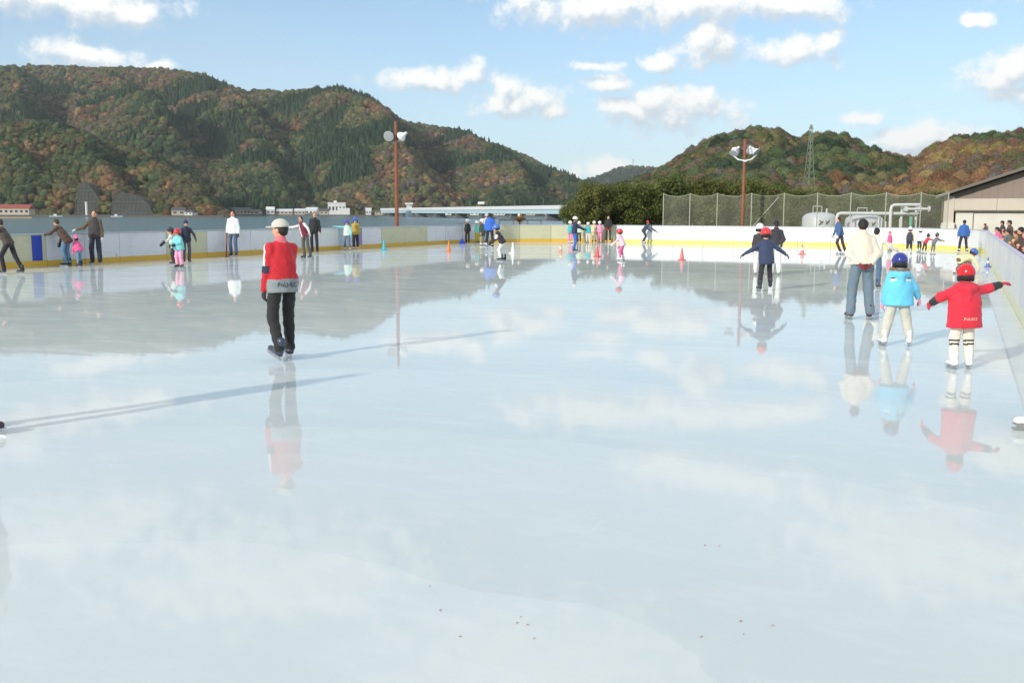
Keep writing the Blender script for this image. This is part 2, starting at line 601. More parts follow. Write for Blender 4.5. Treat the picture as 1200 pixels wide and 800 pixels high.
def rink_outline(inset=0.0, nseg=14):
    pts = [(V_LEFT + inset, U_NEAR), (V_LEFT + inset, U_FAR - RAD)]
    r = RAD - inset
    for k in range(1, nseg + 1):
        t = math.pi - (math.pi / 2) * k / nseg
        pts.append((V_LEFT + RAD + r * math.cos(t), U_FAR - RAD + r * math.sin(t)))
    for k in range(nseg + 1):
        t = math.pi / 2 - (math.pi / 2) * k / nseg
        pts.append((V_RIGHT - RAD + r * math.cos(t), U_FAR - RAD + r * math.sin(t)))
    pts.append((V_RIGHT - inset, U_NEAR))
    return pts


def slab(name, poly, z0, z1, mat, kind='structure'):
    n = len(poly)
    V = [(x, y, z1) for x, y in poly] + [(x, y, z0) for x, y in poly]
    F = [tuple(range(n)), tuple(reversed(range(n, 2 * n)))]
    for i in range(n):
        j = (i + 1) % n
        F.append((i + n, j + n, j, i))
    me = bpy.data.meshes.new(name)
    me.from_pydata(V, [], F)
    bm = bmesh.new(); bm.from_mesh(me); bmesh.ops.recalc_face_normals(bm, faces=bm.faces); bm.to_mesh(me); bm.free()
    me.materials.append(mat)
    o = link_mesh(name, me)
    tag(o, kind=kind)
    return o


ice = slab('ice_rink', rink_outline(0.0), -0.09, 0.0, ice_material())
ice.rotation_euler = (0, 0, -YAW)
ice['label'] = 'wet reflective ice sheet of the open-air skating rink'
ice['category'] = 'ice rink'

# ------------------------------------------------------------------ ground, water
concrete = paint('concrete_deck', (0.36, 0.35, 0.33), 0.85, 0.18, 0.8, bump=0.3, bscale=30.0, dirt=(0.2, 0.19, 0.17), dscale=0.4)
poly = [tuple(W(-70, -36).xy), tuple(W(74, -36).xy), (2, 96), (6, 150), (30, 215), (70, 330), (600, 500), (600, -120), (60, -120)]
deck = slab('ground', poly, -6.0, -0.05, concrete)
verge_m = paint('grass_verge', (0.055, 0.065, 0.03), 0.95, 0.4, 0.6, bump=0.6, bscale=9.0, dirt=(0.12, 0.095, 0.06), dscale=0.3)
slab('grass_verge', [tuple(W(64.5, -15).xy), tuple(W(64.5, 60).xy), (300, 240), (60, 240), (14, 150), (7, 97)], -0.3, -0.03, verge_m)

def water_material():
    m = bpy.data.materials.new('bay_water'); m.use_nodes = True
    nt = m.node_tree; b = nt.nodes['Principled BSDF']
    b.inputs['Base Color'].default_value = (0.065, 0.145, 0.16, 1)
    b.inputs['Roughness'].default_value = 0.16
    b.inputs['IOR'].default_value = 1.33
    tc = N(nt, 'ShaderNodeTexCoord')
    n1 = N(nt, 'ShaderNodeTexNoise'); n1.inputs['Scale'].default_value = 0.5; n1.inputs['Detail'].default_value = 4.0
    mp = N(nt, 'ShaderNodeMapping'); mp.inputs['Scale'].default_value = (0.5, 1.6, 1)
    L(nt, tc.outputs['Object'], mp.inputs['Vector']); L(nt, mp.outputs[0], n1.inputs['Vector'])
    bp = N(nt, 'ShaderNodeBump'); bp.inputs['Strength'].default_value = 1.0; bp.inputs['Distance'].default_value = 0.55
    L(nt, n1.outputs['Fac'], bp.inputs['Height']); L(nt, bp.outputs[0], b.inputs['Normal'])
    return m

WATER_Z = -1.6
wm = MB(); wm.add([(-5000, -400, 0), (5000, -400, 0), (5000, 5600, 0), (-5000, 5600, 0)], [(0, 1, 2, 3)])
water = wm.build('water', water_material()); water.location = (0, 0, WATER_Z)
tag(water, kind='structure')

# ------------------------------------------------------------------ wooded hills
def hill_material(name, col):
    return paint(name, col, 0.95, 0.35, 0.02)

soil = hill_material('forest_floor', (0.055, 0.05, 0.03))


def crest_fn(pts):
    """skyline given as photo pixels -> functions of the azimuth slope"""
    A = []; E = []
    for x, y in pts:
        a, e = ae(x, y); A.append(a); E.append(e)
    A = np.array(A); E = np.array(E)
    return lambda a: np.interp(a, A, E)


class Hill:
    def __init__(self, name, pts, a0, a1, Ys, Yc, tree_h, seed, ridge=0.16, rk=16.0, power=0.85, spurs=(), base_z=None):
        self.crest = crest_fn(pts)
        self.a0, self.a1, self.Ys, self.Yc = a0, a1, Ys, Yc
        self.seed, self.ridge, self.rk, self.power, self.spurs = seed, ridge, rk, power, spurs
        self.tree_h = tree_h
        self.base_z = WATER_Z - 1.0 if base_z is None else base_z
        na, nt_ = 170, 70
        A, T = np.meshgrid(np.linspace(a0, a1, na), np.linspace(-0.06, 1.5, nt_), indexing='ij')
        P = self.point(A, T)
        V = P.reshape(-1, 3)
        idx = np.arange(na * nt_).reshape(na, nt_)
        F = np.stack([idx[:-1, :-1], idx[1:, :-1], idx[1:, 1:], idx[:-1, 1:]], -1).reshape(-1, 4)
        me = mesh_np(name, V, F)
        me.materials.append(soil)
        self.obj = link_mesh(name, me)
        tag(self.obj, kind='structure')

    def ys(self, a):
        return self.Ys(a) if callable(self.Ys) else self.Ys

    def yc(self, a):
        return self.Yc(a) if callable(self.Yc) else self.Yc

    def point(self, a, t):
        ys = self.ys(a); yc = self.yc(a)
        Y = ys + (yc - ys) * t
        zc = CAM_H + self.crest(a) * yc - self.tree_h * 0.8
        zc = np.maximum(zc, self.base_z + 1)
        tt = np.clip(t, 0, 1)
        s = tt ** self.power
        s = s * (1 - 0.1 * np.sin(math.pi * tt))
        n1 = fbm(a * self.rk + t * 2.4 + 40, t * 1.7 + a * 3 + 7, self.seed, 3)
        ridge = 1 - np.abs(2 * n1 - 1) * 1.9
        n2 = fbm(a * self.rk * 2.7 - t * 1.9 + 90, t * 3.1 + 3, self.seed + 5, 3)
        bump = (ridge - 0.55) + 0.5 * (n2 - 0.5)
        h = self.base_z + (zc - self.base_z) * (s + self.ridge * bump * np.sin(math.pi * np.clip(tt, 0, 1)) ** 0.8 * (1 - 0.15 * tt))
        px = 600 + FPX * a
        wv = 14 * (fbm(a * 30 + 3, t * 4 + 1, self.seed + 40, 2) - 0.5)
        for (xb, xc, wl, wr, amp) in self.spurs:
            dx_ = px + wv - (xb + (xc - xb) * tt)
            prof = np.where(dx_ < 0, np.clip(1 + dx_ / wl, 0, 1), np.clip(1 - dx_ / wr, 0, 1))
            h = h + amp * prof * np.sin(math.pi * np.clip(tt, 0, 1)) ** 0.6
        over = np.clip(t - 1, 0, 1)
        h = h - (zc - self.base_z) * over * 1.1
        h = np.where(t < 0, self.base_z - 3, h)
        # nothing in front of the crest may rise above the skyline
        lim = CAM_H + self.crest(a) * Y - self.tree_h * 0.8
        h = np.where((t > 0.05) & (t < 1.0), np.minimum(h, np.maximum(lim, self.base_z)), h)
        return np.stack([a * Y, Y, h], -1)


def lumpy_crown(name, seed, tall=1.0, conifer=False, leaves=420, lsz=1.0, body=0.95):
    """a unit crown: uneven leafy mass with ragged outline, radius about 1, base near z=0"""
    bm = bmesh.new()
    bmesh.ops.create_icosphere(bm, subdivisions=3, radius=1.0)
    rng = np.random.default_rng(seed)
    cs = rng.normal(size=(16, 3)); cs /= np.linalg.norm(cs, axis=1)[:, None]
    am = rng.uniform(0.16, 0.42, 16)
    V = np.array([v.co[:] for v in bm.verts])
    F = np.array([[v.index for v in f.verts] for f in bm.faces])
    bm.free()
    d = V @ cs.T
    r = 0.68 + np.max(np.where(d > 0.62, am * (d - 0.62) / 0.38, 0), axis=1)
    r += 0.1 * (rng.random(len(V)) - 0.5)
    V = V * r[:, None]
    if conifer:
        z01 = (V[:, 2] + 1) / 2
        k = np.clip(1.05 - z01, 0.02, 1) ** 0.8 * 0.72
        V[:, 0] *= k; V[:, 1] *= k
        V[:, 2] = V[:, 2] * 1.5 + 1.3
    else:
        V[:, 2] = V[:, 2] * 0.85 * tall + 0.75
    # ragged leaf sprays
    fi = rng.integers(0, len(F), leaves)
    cen = V.mean(0)
    C = cen + (V[F[fi]].mean(1) - cen) * rng.uniform(0.86, 1.12, (leaves, 1))
    V = cen + (V - cen) * body
    s = rng.uniform(0.07, 0.17, leaves) * lsz
    a = rng.normal(size=(leaves, 3)); a /= np.linalg.norm(a, axis=1)[:, None]
    b = np.cross(a, rng.normal(size=(leaves, 3))); b /= np.linalg.norm(b, axis=1)[:, None]
    Q = np.stack([C - a * s[:, None], C + b * s[:, None] * 0.7, C + a * s[:, None]], 1).reshape(-1, 3)
    o = len(V)
    F2 = np.arange(o, o + len(Q)).reshape(-1, 3)
    me = mesh_np(name, np.concatenate([V, Q]), np.concatenate([F, F2]), smooth=False)
    return me


def forest_material():
    m = bpy.data.materials.new('autumn_forest'); m.use_nodes = True
    nt = m.node_tree; b = nt.nodes['Principled BSDF']
    at = N(nt, 'ShaderNodeAttribute', attribute_type='INSTANCER', attribute_name='tint')
    tc = N(nt, 'ShaderNodeTexCoord')
    nz = N(nt, 'ShaderNodeTexNoise'); nz.inputs['Scale'].default_value = 4.0; nz.inputs['Detail'].default_value = 6.0
    nz.inputs['Roughness'].default_value = 0.7
    L(nt, tc.outputs['Object'], nz.inputs['Vector'])
    k = math_n(nt, 'MULTIPLY_ADD', nz.outputs['Fac'], 1.5, 0.25)
    mx = N(nt, 'ShaderNodeVectorMath', operation='SCALE')
    L(nt, at.outputs['Color'], mx.inputs[0]); L(nt, k, mx.inputs['Scale'])
    L(nt, mx.outputs[0], b.inputs['Base Color'])
    b.inputs['Roughness'].default_value = 0.9
    b.inputs['Specular IOR Level'].default_value = 0.15
    bp = N(nt, 'ShaderNodeBump'); bp.inputs['Strength'].default_value = 0.9; bp.inputs['Distance'].default_value = 0.25
    L(nt, nz.outputs['Fac'], bp.inputs['Height']); L(nt, bp.outputs[0], b.inputs['Normal'])
    return m


FOREST_MAT = forest_material()
CROWNS = bpy.data.collections.new('crown_kinds')
for i in range(4):
    me = lumpy_crown('broadleaf_crown', 100 + i, tall=(1.0, 1.25, 0.85, 1.1)[i]); me.materials.append(FOREST_MAT)
    CROWNS.objects.link(bpy.data.objects.new('crown_kind_%d' % i, me))
for i in range(2):
    me = lumpy_crown('conifer_crown', 200 + i, conifer=True); me.materials.append(FOREST_MAT)
    CROWNS.objects.link(bpy.data.objects.new('crown_kind_%d' % (4 + i), me))


for i in range(4):     # finer crowns for the nearer slopes
    me = lumpy_crown('fine_crown', 240 + i, tall=(1.0, 1.2, 0.9, 1.1)[i], leaves=900, lsz=0.6, body=0.95); me.materials.append(FOREST_MAT)
    CROWNS.objects.link(bpy.data.objects.new('crown_kind_%d' % (6 + i), me))


def scatter_group():
    g = bpy.data.node_groups.new('forest_scatter', 'GeometryNodeTree')
    g.interface.new_socket('Geometry', in_out='INPUT', socket_type='NodeSocketGeometry')
    g.interface.new_socket('Geometry', in_out='OUTPUT', socket_type='NodeSocketGeometry')
    gi = g.nodes.new('NodeGroupInput'); go = g.nodes.new('NodeGroupOutput')
    ip = g.nodes.new('GeometryNodeInstanceOnPoints')
    ci = g.nodes.new('GeometryNodeCollectionInfo'); ci.inputs['Collection'].default_value = CROWNS
    ci.inputs['Separate Children'].default_value = True
    ci.inputs['Reset Children'].default_value = True
    L(g, gi.outputs[0], ip.inputs['Points'])
    L(g, ci.outputs[0], ip.inputs['Instance'])
    ip.inputs['Pick Instance'].default_value = True

    def attr(name, typ):
        n = g.nodes.new('GeometryNodeInputNamedAttribute'); n.data_type = typ
        n.inputs['Name'].default_value = name
        return n.outputs['Attribute']
    L(g, attr('kindi', 'INT'), ip.inputs['Instance Index'])
    L(g, attr('scl', 'FLOAT_VECTOR'), ip.inputs['Scale'])
    cr = g.nodes.new('ShaderNodeCombineXYZ')
    L(g, attr('rotz', 'FLOAT'), cr.inputs[2])
    L(g, cr.outputs[0], ip.inputs['Rotation'])
    L(g, ip.outputs[0], go.inputs[0])
    return g


SCATTER = scatter_group()

PAL = {  # base colours of foliage
    'evergreen': (0.050, 0.066, 0.028), 'dark': (0.024, 0.038, 0.020), 'olive': (0.080, 0.076, 0.032),
    'rust': (0.125, 0.070, 0.036), 'ochre': (0.145, 0.098, 0.044), 'brown': (0.082, 0.058, 0.040), 'cedar': (0.026, 0.050, 0.024),
    'yellow': (0.16, 0.12, 0.04), 'grey': (0.082, 0.070, 0.058), 'green': (0.05, 0.075, 0.025),
}


def forest(hill, n, name, rad, weights, seed, cedar=0.0, tmin=0.0, tmax=1.06, label=None, amask=None, fine=False):
    rng = np.random.default_rng(seed)
    a = rng.uniform(hill.a0, hill.a1, n); t = rng.uniform(tmin, tmax, n)
    if amask is not None:
        k = amask(a, t); a = a[k]; t = t[k]; n = len(a)
    P = hill.point(a, t)
    X, Y = P[:, 0], P[:, 1]
    big = fbm(X / (rad * 18) + 5, Y / (rad * 22) + 9 + P[:, 2] / (rad * 14), seed, 3)
    mid = fbm(X / (rad * 6) + 25, Y / (rad * 8) + 3 + P[:, 2] / (rad * 6), seed + 3, 2)
    names = list(weights); w = np.array([weights[k] for k in names], float); w /= w.sum()
    # neighbouring trees share their colour, with single exceptions
    q = np.clip((0.55 * big + 0.45 * mid - 0.5) * 2.3 + 0.5 + rng.normal(0, 0.13, n), 0, 0.9999)
    cum = np.cumsum(w)
    ki = np.searchsorted(cum, q)
    ki = np.clip(ki, 0, len(names) - 1)
    col = np.array([PAL[k] for k in names])[ki]
    col = col * 1.45 * rng.uniform(0.65, 1.4, (n, 1)) * rng.uniform(0.92, 1.08, (n, 3))
    isc = (fbm(X / (rad * 20) + 70, Y / (rad * 20) + P[:, 2] / (rad * 12), seed + 9, 2) < cedar)
    isc &= (t < 0.8)
    col[isc] = np.array(PAL['cedar']) * 1.45 * rng.uniform(0.75, 1.3, (isc.sum(), 1))
    kind = rng.integers(6, 10, n) if fine else rng.integers(0, 4, n); kind[isc] = rng.integers(4, 6, isc.sum())
    s = rad * rng.uniform(0.65, 1.3, n)
    sv = np.stack([s, s * rng.uniform(0.85, 1.1, n), s * rng.uniform(0.8, 1.2, n)], -1)
    me = bpy.data.meshes.new(name)
    me.vertices.add(n)
    P[:, 2] -= rad * 0.35
    me.vertices.foreach_set('co', P.astype(np.float32).ravel())
    for nm, typ, dat in (('scl', 'FLOAT_VECTOR', sv.astype(np.float32)), ('rotz', 'FLOAT', rng.uniform(0, 6.28, n).astype(np.float32)),
                         ('kindi', 'INT', kind.astype(np.int32)), ('tint', 'FLOAT_COLOR', np.concatenate([col, np.ones((n, 1))], 1).astype(np.float32))):
        at = me.attributes.new(nm, typ, 'POINT')
        key = {'FLOAT_VECTOR': 'vector', 'FLOAT': 'value', 'INT': 'value', 'FLOAT_COLOR': 'color'}[typ]
        at.data.foreach_set(key, dat.ravel())
    o = link_mesh(name, me)
    md = o.modifiers.new('scatter', 'NODES'); md.node_group = SCATTER
    tag(o, label, None, None, 'stuff')
    return o


main_pts = [(-420, 150), (-250, 105), (-120, 86), (-40, 80), (0, 79), (35, 75), (70, 76), (110, 80), (150, 79), (190, 80), (215, 84), (240, 88), (262, 98), (285, 106), (305, 104),
            (330, 108), (370, 104), (400, 107), (425, 114), (450, 126), (475, 142), (500, 147), (525, 150), (550, 156), (565, 166), (590, 172),
            (610, 180), (640, 196), (660, 205), (680, 212), (720, 218), (760, 226), (800, 236), (860, 246)]
hill_main = Hill('hill', main_pts, -0.95, 0.2, 985.0, lambda a: 1650.0 + 120 * np.sin(a * 9), 8.0, 3, ridge=0.26, rk=9.0, power=1.15,
                 spurs=[(330, 250, 150, 42, 62), (500, 395, 140, 46, 66), (622, 545, 80, 34, 50), (700, 640, 70, 30, 30), (215, 130, 110, 40, 60), (60, 0, 120, 46, 60), (-120, -150, 120, 50, 60)])
forest(hill_main, 52000, 'wooded_slope', 4.3, {'dark': 1.6, 'evergreen': 3.4, 'olive': 3.2, 'grey': 0.8, 'brown': 1.2, 'ochre': 1.1, 'rust': 0.4}, 21, cedar=0.46,
       label='autumn mixed woodland covering the long hill across the bay')
spur_pts = [(-420, 120), (-200, 132), (-60, 140), (0, 146), (30, 141), (60, 143), (90, 152), (120, 160), (150, 172), (180, 185), (205, 198), (230, 214), (250, 232), (264, 247), (280, 250)]
hill_spur = Hill('hill', spur_pts, -0.95, ae(270, 250)[0], 690.0, lambda a: 900.0 + 0 * a, 7.0, 8, ridge=0.3, rk=11.0, power=0.8,
                 spurs=[(150, 60, 90, 34, 22), (245, 180, 70, 26, 20), (40, -10, 80, 30, 20)])
far_pts = [(560, 250), (620, 230), (660, 217), (690, 210), (705, 205), (720, 198), (738, 194), (752, 195), (766, 195), (785, 201), (805, 206), (840, 214), (900, 230)]
hill_far = Hill('hill', far_pts, ae(565, 250)[0], ae(895, 230)[0], 2100.0, lambda a: 2650.0 + 0 * a, 8.0, 15, ridge=0.2, rk=20.0)
forest(hill_far, 7000, 'wooded_slope', 6.0, {'dark': 3, 'evergreen': 3, 'brown': 1.5, 'grey': 1}, 31, cedar=0.4,
       label='bluish distant wooded hill with a mast on its top')
right_pts = [(640, 236), (700, 222), (740, 212), (765, 203), (785, 192), (800, 181), (815, 172), (832, 163), (850, 155), (868, 151), (890, 149), (912, 151), (925, 157), (936, 161),
             (948, 159), (962, 155), (978, 154), (992, 159), (1005, 165), (1022, 171), (1040, 179), (1060, 184), (1085, 185), (1120, 186), (1200, 182), (1300, 175)]
hill_right = Hill('hill', right_pts, ae(690, 230)[0], ae(1300, 200)[0], 190.0, lambda a: 400.0 + 0 * a, 4.5, 22, ridge=0.3, rk=7.0, base_z=-0.5)
forest(hill_right, 6400, 'wooded_slope', 2.5, {'dark': 2.4, 'evergreen': 3.6, 'olive': 1.8, 'brown': 1.8, 'grey': 0.8, 'rust': 1.1, 'ochre': 1.3}, 41, cedar=0.1, fine=True,
       label='evergreen and rust coloured woodland on the rounded hill behind the fence')
right2_pts = [(1030, 215), (1060, 195), (1078, 182), (1092, 170), (1105, 164), (1125, 160), (1140, 155), (1165, 152), (1200, 150), (1260, 140), (1340, 130), (1450, 128), (1600, 150)]
hill_right2 = Hill('hill', right2_pts, ae(1035, 200)[0], ae(1600, 200)[0], 165.0, lambda a: 330.0 + 0 * a, 4.0, 29, ridge=0.18, rk=8.0, base_z=-0.5)
forest(hill_right2, 5600, 'wooded_slope', 2.2, {'evergreen': 1.6, 'olive': 1.8, 'brown': 1.4, 'grey': 0.6, 'rust': 1.9, 'ochre': 3.4, 'yellow': 1.2}, 51, fine=True,
       label='orange and brown autumn woodland on the slope behind the gable-roofed hall')


def spur_mask(a, t):
    x = 600 + FPX * a
    # the two bare concrete-faced cuttings
    c1 = (x > 90) & (x < 118) & (t < 0.05)
    c2 = (x > 136) & (x < 172) & (t < 0.05)
    return ~(c1 | c2)


forest(hill_spur, 13000, 'wooded_slope', 3.5, {'dark': 2.4, 'evergreen': 3.6, 'olive': 2.2, 'brown': 1.0, 'ochre': 1.2, 'rust': 0.6}, 61, cedar=0.2,
       label='dark wooded spur running down to the far shore on the left', amask=spur_mask)


# ------------------------------------------------------------------ the air over the bay
HAZE = 0.000085
hm = bpy.data.materials.new('thin_haze'); hm.use_nodes = True
hm.node_tree.nodes.clear()
pvn = N(hm.node_tree, 'ShaderNodeVolumePrincipled')
pvn.inputs['Color'].default_value = (0.86, 0.91, 0.96, 1)
pvn.inputs['Density'].default_value = HAZE
pvn.inputs['Anisotropy'].default_value = 0.0
ho = N(hm.node_tree, 'ShaderNodeOutputMaterial')
L(hm.node_tree, pvn.outputs[0], ho.inputs['Volume'])
hb = MB(); hb.box((0, 2600, 170), (10100, 6100, 360)); hz_o = hb.build('haze', hm)
tag(hz_o, 'thin pale haze over the bay', None, None, 'stuff')
# ================================================================== RINK BARRIER
P_WHITE = panel_mat('panel_white', (0.74, 0.74, 0.73))
P_LILAC = panel_mat('panel_cool_white', (0.69, 0.70, 0.73))
P_CREAM = panel_mat('panel_cream', (0.56, 0.545, 0.37))
P_BLUE = paint('panel_blue', srgb(38, 66, 170), 0.4, 0.06)
P_PURPLE = paint('panel_purple', srgb(140, 124, 176), 0.4, 0.06)
P_SKYB = paint('panel_pale_blue', srgb(178, 194, 210), 0.4, 0.06)
P_KICK = paint('kick_yellow', srgb(214, 172, 58), 0.45, 0.1, 3.0, dirt=(0.4, 0.32, 0.14), dscale=3.0)
P_KICKP = paint('kick_pale_yellow', srgb(226, 214, 110), 0.45, 0.1, 3.0, dirt=(0.5, 0.46, 0.3), dscale=3.0)
P_KICKR = paint('kick_worn_white', srgb(224, 222, 190), 0.45, 0.1, 3.0, dirt=(0.5, 0.48, 0.36), dscale=3.0)
P_RAIL = paint('rail_grey', (0.45, 0.46, 0.5), 0.4, 0.06)
P_RAILL = paint('rail_lilac', srgb(196, 190, 216), 0.4, 0.06)
P_POST = paint('post_grey', (0.16, 0.16, 0.17), 0.6, 0.1)


def seg_box(A, B, z0, z1, th, off, org, bev=0.006):
    """box along A->B in rink coordinates (v,u); off pushes it outwards; org = parent's (v,u)"""
    A = Vector((A[0], A[1], 0)); B = Vector((B[0], B[1], 0))
    d = (B - A); ln = d.length; d.normalize()
    n = Vector((-d.y, d.x, 0))            # left of the walking direction = outside for a clockwise walk
    M = Matrix((d, n, Vector((0, 0, 1)))).transposed()
    c = (A + B) / 2 + n * off - Vector((org[0], org[1], 0))
    c.z = (z0 + z1) / 2
    mb = MB()
    mb.box(c, (ln, th, z1 - z0), M, bev)
    return mb


def barrier(label, pts, panel_mats, kick_mats, rail):
    org = pts[len(pts) // 2]
    root = empty('rink_barrier', W(org[1], org[0]), -YAW, label, 'barrier', 'white and cream barriers around the rink')
    for i in range(len(pts) - 1):
        A = Vector(pts[i]); B = Vector(pts[i + 1])
        d = (B - A).normalized()
        A2 = A + d * 0.008; B2 = B - d * 0.008
        seg_box(A2, B2, KICK_H, BOARD_H - 0.04, 0.03, 0.03, org).build('panel', panel_mats[i], root)
        seg_box(A2, B2, -0.02, KICK_H - 0.002, 0.04, 0.025, org).build('kick_plate', kick_mats[i], root)
        seg_box(A, B, BOARD_H - 0.04, BOARD_H + 0.01, 0.09, 0.04, org, 0.012).build('top_rail', rail, root)
        m = seg_box(A - d * 0.035, A + d * 0.035, -0.05, BOARD_H - 0.045, 0.05, 0.075, org); m.build('post', P_POST, root)
    return root


# left straight, seams read from the photograph
seam_px = [-420, -300, -210, -135, -68, -8, 54, 99, 140, 195, 243, 294, 345, 398, 424, 447, 475, 501, 522]
lp = [(V_LEFT, u_on_left(x)) for x in seam_px] + [(V_LEFT, U_FAR - RAD)]
lm = [P_WHITE, P_CREAM, P_WHITE, P_WHITE, P_CREAM, P_CREAM, P_LILAC, P_LILAC, P_LILAC, P_CREAM, P_LILAC, P_WHITE, P_WHITE, P_LILAC, P_LILAC, P_CREAM, P_CREAM, P_LILAC, P_LILAC]
left_b = barrier('long shaded barrier of white and cream panels along the waterside edge of the ice', lp, lm, [P_KICK] * len(lm), P_RAIL)
org_l = lp[len(lp) // 2]
for x0, x1, mt in ((37, 49, P_BLUE), (420.5, 424.5, P_PURPLE), (397, 402, P_SKYB)):
    o = seg_box((V_LEFT, u_on_left(x0)), (V_LEFT, u_on_left(x1)), KICK_H + 0.01, BOARD_H - 0.05, 0.008, 0.008, org_l, 0.002).build('strip', mt, left_b)


def arc_pts(cv, cu, t0, t1, n):
    return [(cv + RAD * math.cos(t0 + (t1 - t0) * k / n), cu + RAD * math.sin(t0 + (t1 - t0) * k / n)) for k in range(n + 1)]


ca = arc_pts(V_LEFT + RAD, U_FAR - RAD, math.pi, math.pi / 2, 6)
barrier('curved corner of cream barrier panels beside the group in white helmets', ca, [P_LILAC, P_LILAC, P_CREAM, P_CREAM, P_CREAM, P_CREAM], [P_KICK] * 6, P_RAIL)
fv = [V_LEFT + RAD]
nfar = 7
fp = [(V_LEFT + RAD + (V_RIGHT - V_LEFT - 2 * RAD) * k / nfar, U_FAR) for k in range(nfar + 1)]
barrier('sunlit white barrier along the far end of the ice below the net fence', fp, [P_WHITE] * nfar, [P_KICKP] * nfar, P_RAIL)
cb_ = arc_pts(V_RIGHT - RAD, U_FAR - RAD, math.pi / 2, 0, 6)
barrier('curved corner of white barrier panels in front of the gable-roofed hall', cb_, [P_WHITE] * 6, [P_KICKP] * 6, P_RAIL)
nr = 24
rp_ = [(V_RIGHT, U_FAR - RAD - (U_FAR - RAD - 1.0) * k / nr) for k in range(nr + 1)]
barrier('white barrier under the leaning spectators along the right edge of the ice', rp_, [P_WHITE if k % 3 else P_LILAC for k in range(nr)], [P_KICKR] * nr, P_RAILL)

# ================================================================== NET FENCE
M_POST = paint('fence_post_cream', (0.42, 0.42, 0.33), 0.5, 0.1)


def net_material():
    m = bpy.data.materials.new('fence_netting'); m.use_nodes = True
    nt = m.node_tree; b = nt.nodes['Principled BSDF']
    b.inputs['Base Color'].default_value = (0.31, 0.31, 0.23, 1); b.inputs['Roughness'].default_value = 0.8
    tr = N(nt, 'ShaderNodeBsdfTransparent'); mx = N(nt, 'ShaderNodeMixShader')
    tc = N(nt, 'ShaderNodeTexCoord'); nz = N(nt, 'ShaderNodeTexNoise'); nz.inputs['Scale'].default_value = 0.9; nz.inputs['Detail'].default_value = 4.0
    L(nt, tc.outputs['Object'], nz.inputs['Vector'])
    f = math_n(nt, 'MULTIPLY_ADD', nz.outputs['Fac'], 0.3, 0.1)
    L(nt, f, mx.inputs[0]); L(nt, tr.outputs[0], mx.inputs[1]); L(nt, b.outputs[0], mx.inputs[2])
    out = nt.nodes['Material Output']; L(nt, mx.outputs[0], out.inputs['Surface'])
    return m


NET = net_material()
U_FEN = U_FAR + 4.0


def v_on(u, x):
    a, _ = ae(x, 260)
    return (a * CU * u - SU * u) / (CU + a * SU)


post_px = [777, 808, 840, 880, 918, 957, 996, 1037, 1078, 1110]
fence = empty('net_fence', W(U_FEN, v_on(U_FEN, 777)), -YAW, 'tall green net fence with pale posts and sagging top rope behind the far barrier', 'fence')
v0 = v_on(U_FEN, 777)
TOPZ = at_depth(777, 226.5, W(U_FEN, v0).y).z
pv = [v_on(U_FEN, x) - v0 for x in post_px]
for i, v in enumerate(pv):
    MB().tube([(v, 0, -0.05), (v, 0, TOPZ)], 0.034, 8).build('post', M_POST, fence, True)
for i in range(len(pv) - 1):
    a, b = pv[i] + 0.045, pv[i + 1] - 0.045
    n = 10
    sag = 0.16
    pts = [(a + (b - a) * k / n, 0, TOPZ - 0.06 - sag * (1 - (2 * k / n - 1) ** 2)) for k in range(n + 1)]
    MB().tube(pts, 0.016, 6).build('top_rope', M_POST, fence, True)
    mb = MB()
    V = []; F = []
    for k in range(n + 1):
        x, _, z = pts[k]
        y = 0.03 * math.sin(k * 1.3 + i)
        V += [(x, y, 0.02), (x, y * 2, z * 0.5), (x, 0, z - 0.02)]
    for k in range(n):
        for q in range(2):
            F.append((k * 3 + q, k * 3 + 3 + q, k * 3 + 4 + q, k * 3 + 1 + q))
    mb.add(V, F)
    mb.build('net_panel', NET, fence, True)
    MB().tube([(a, 0.0, 0.62), (b, 0.0, 0.62)], 0.02, 6).build('lower_rail', M_POST, fence, True)
MB().tube([(v_on(U_FEN, 874) - v0, -0.03, 0.5), (v_on(U_FEN, 912) - v0, -0.03, TOPZ - 0.25)], 0.03, 6).build('brace', M_POST, fence, True)

# ================================================================== FLOODLIGHT POLES
M_RUST = paint('pole_rust_brown', srgb(138, 82, 60), 0.65, 0.2, 6.0, dirt=srgb(92, 50, 36), dscale=5.0)
M_LAMPW = paint('lamp_white', (0.72, 0.73, 0.75), 0.35, 0.05)
M_LAMPG = paint('lamp_glass', (0.34, 0.36, 0.37), 0.12, 0.1, 12.0, coat=0.5)
M_LAMPD = paint('lamp_bracket', (0.25, 0.25, 0.26), 0.5, 0.1)


def floodlight_pole(loc, h, label, lamps, bracket):
    root = empty('floodlight_pole', loc, 0, label, 'floodlight', 'rusty floodlight poles')
    MB().tube([(0, 0, -0.05), (0, 0, h * 0.5), (0, 0, h)], [0.115, 0.105, 0.085], 12).build('pole', M_RUST, root, True)
    bmb = MB()
    for path in bracket:
        bmb.tube(path, 0.045, 8)
    bmb.build('bracket', M_LAMPW if len(bracket) > 1 else M_LAMPD, root, True)
    for (pos, direc, s) in lamps:
        q = Vector(direc).normalized().to_track_quat('Z', 'Y').to_matrix()
        prof = [(0.07, -0.42), (0.10, -0.40), (0.12, -0.2), (0.14, -0.16), (0.28, 0.02), (0.36, 0.16), (0.375, 0.2), (0.36, 0.2)]
        m = MB(); m.lathe([(r * s, z * s) for r, z in prof], pos, 20, q)
        o = m.build('lamp_head', M_LAMPW, root, True)
        g = MB(); g.lathe([(0.02 * s, 0.2 * s), (0.352 * s, 0.203 * s), (0.352 * s, 0.214 * s), (0.1 * s, 0.235 * s)], pos, 20, q)
        g.build('lens', M_LAMPG, o, True)
    return root


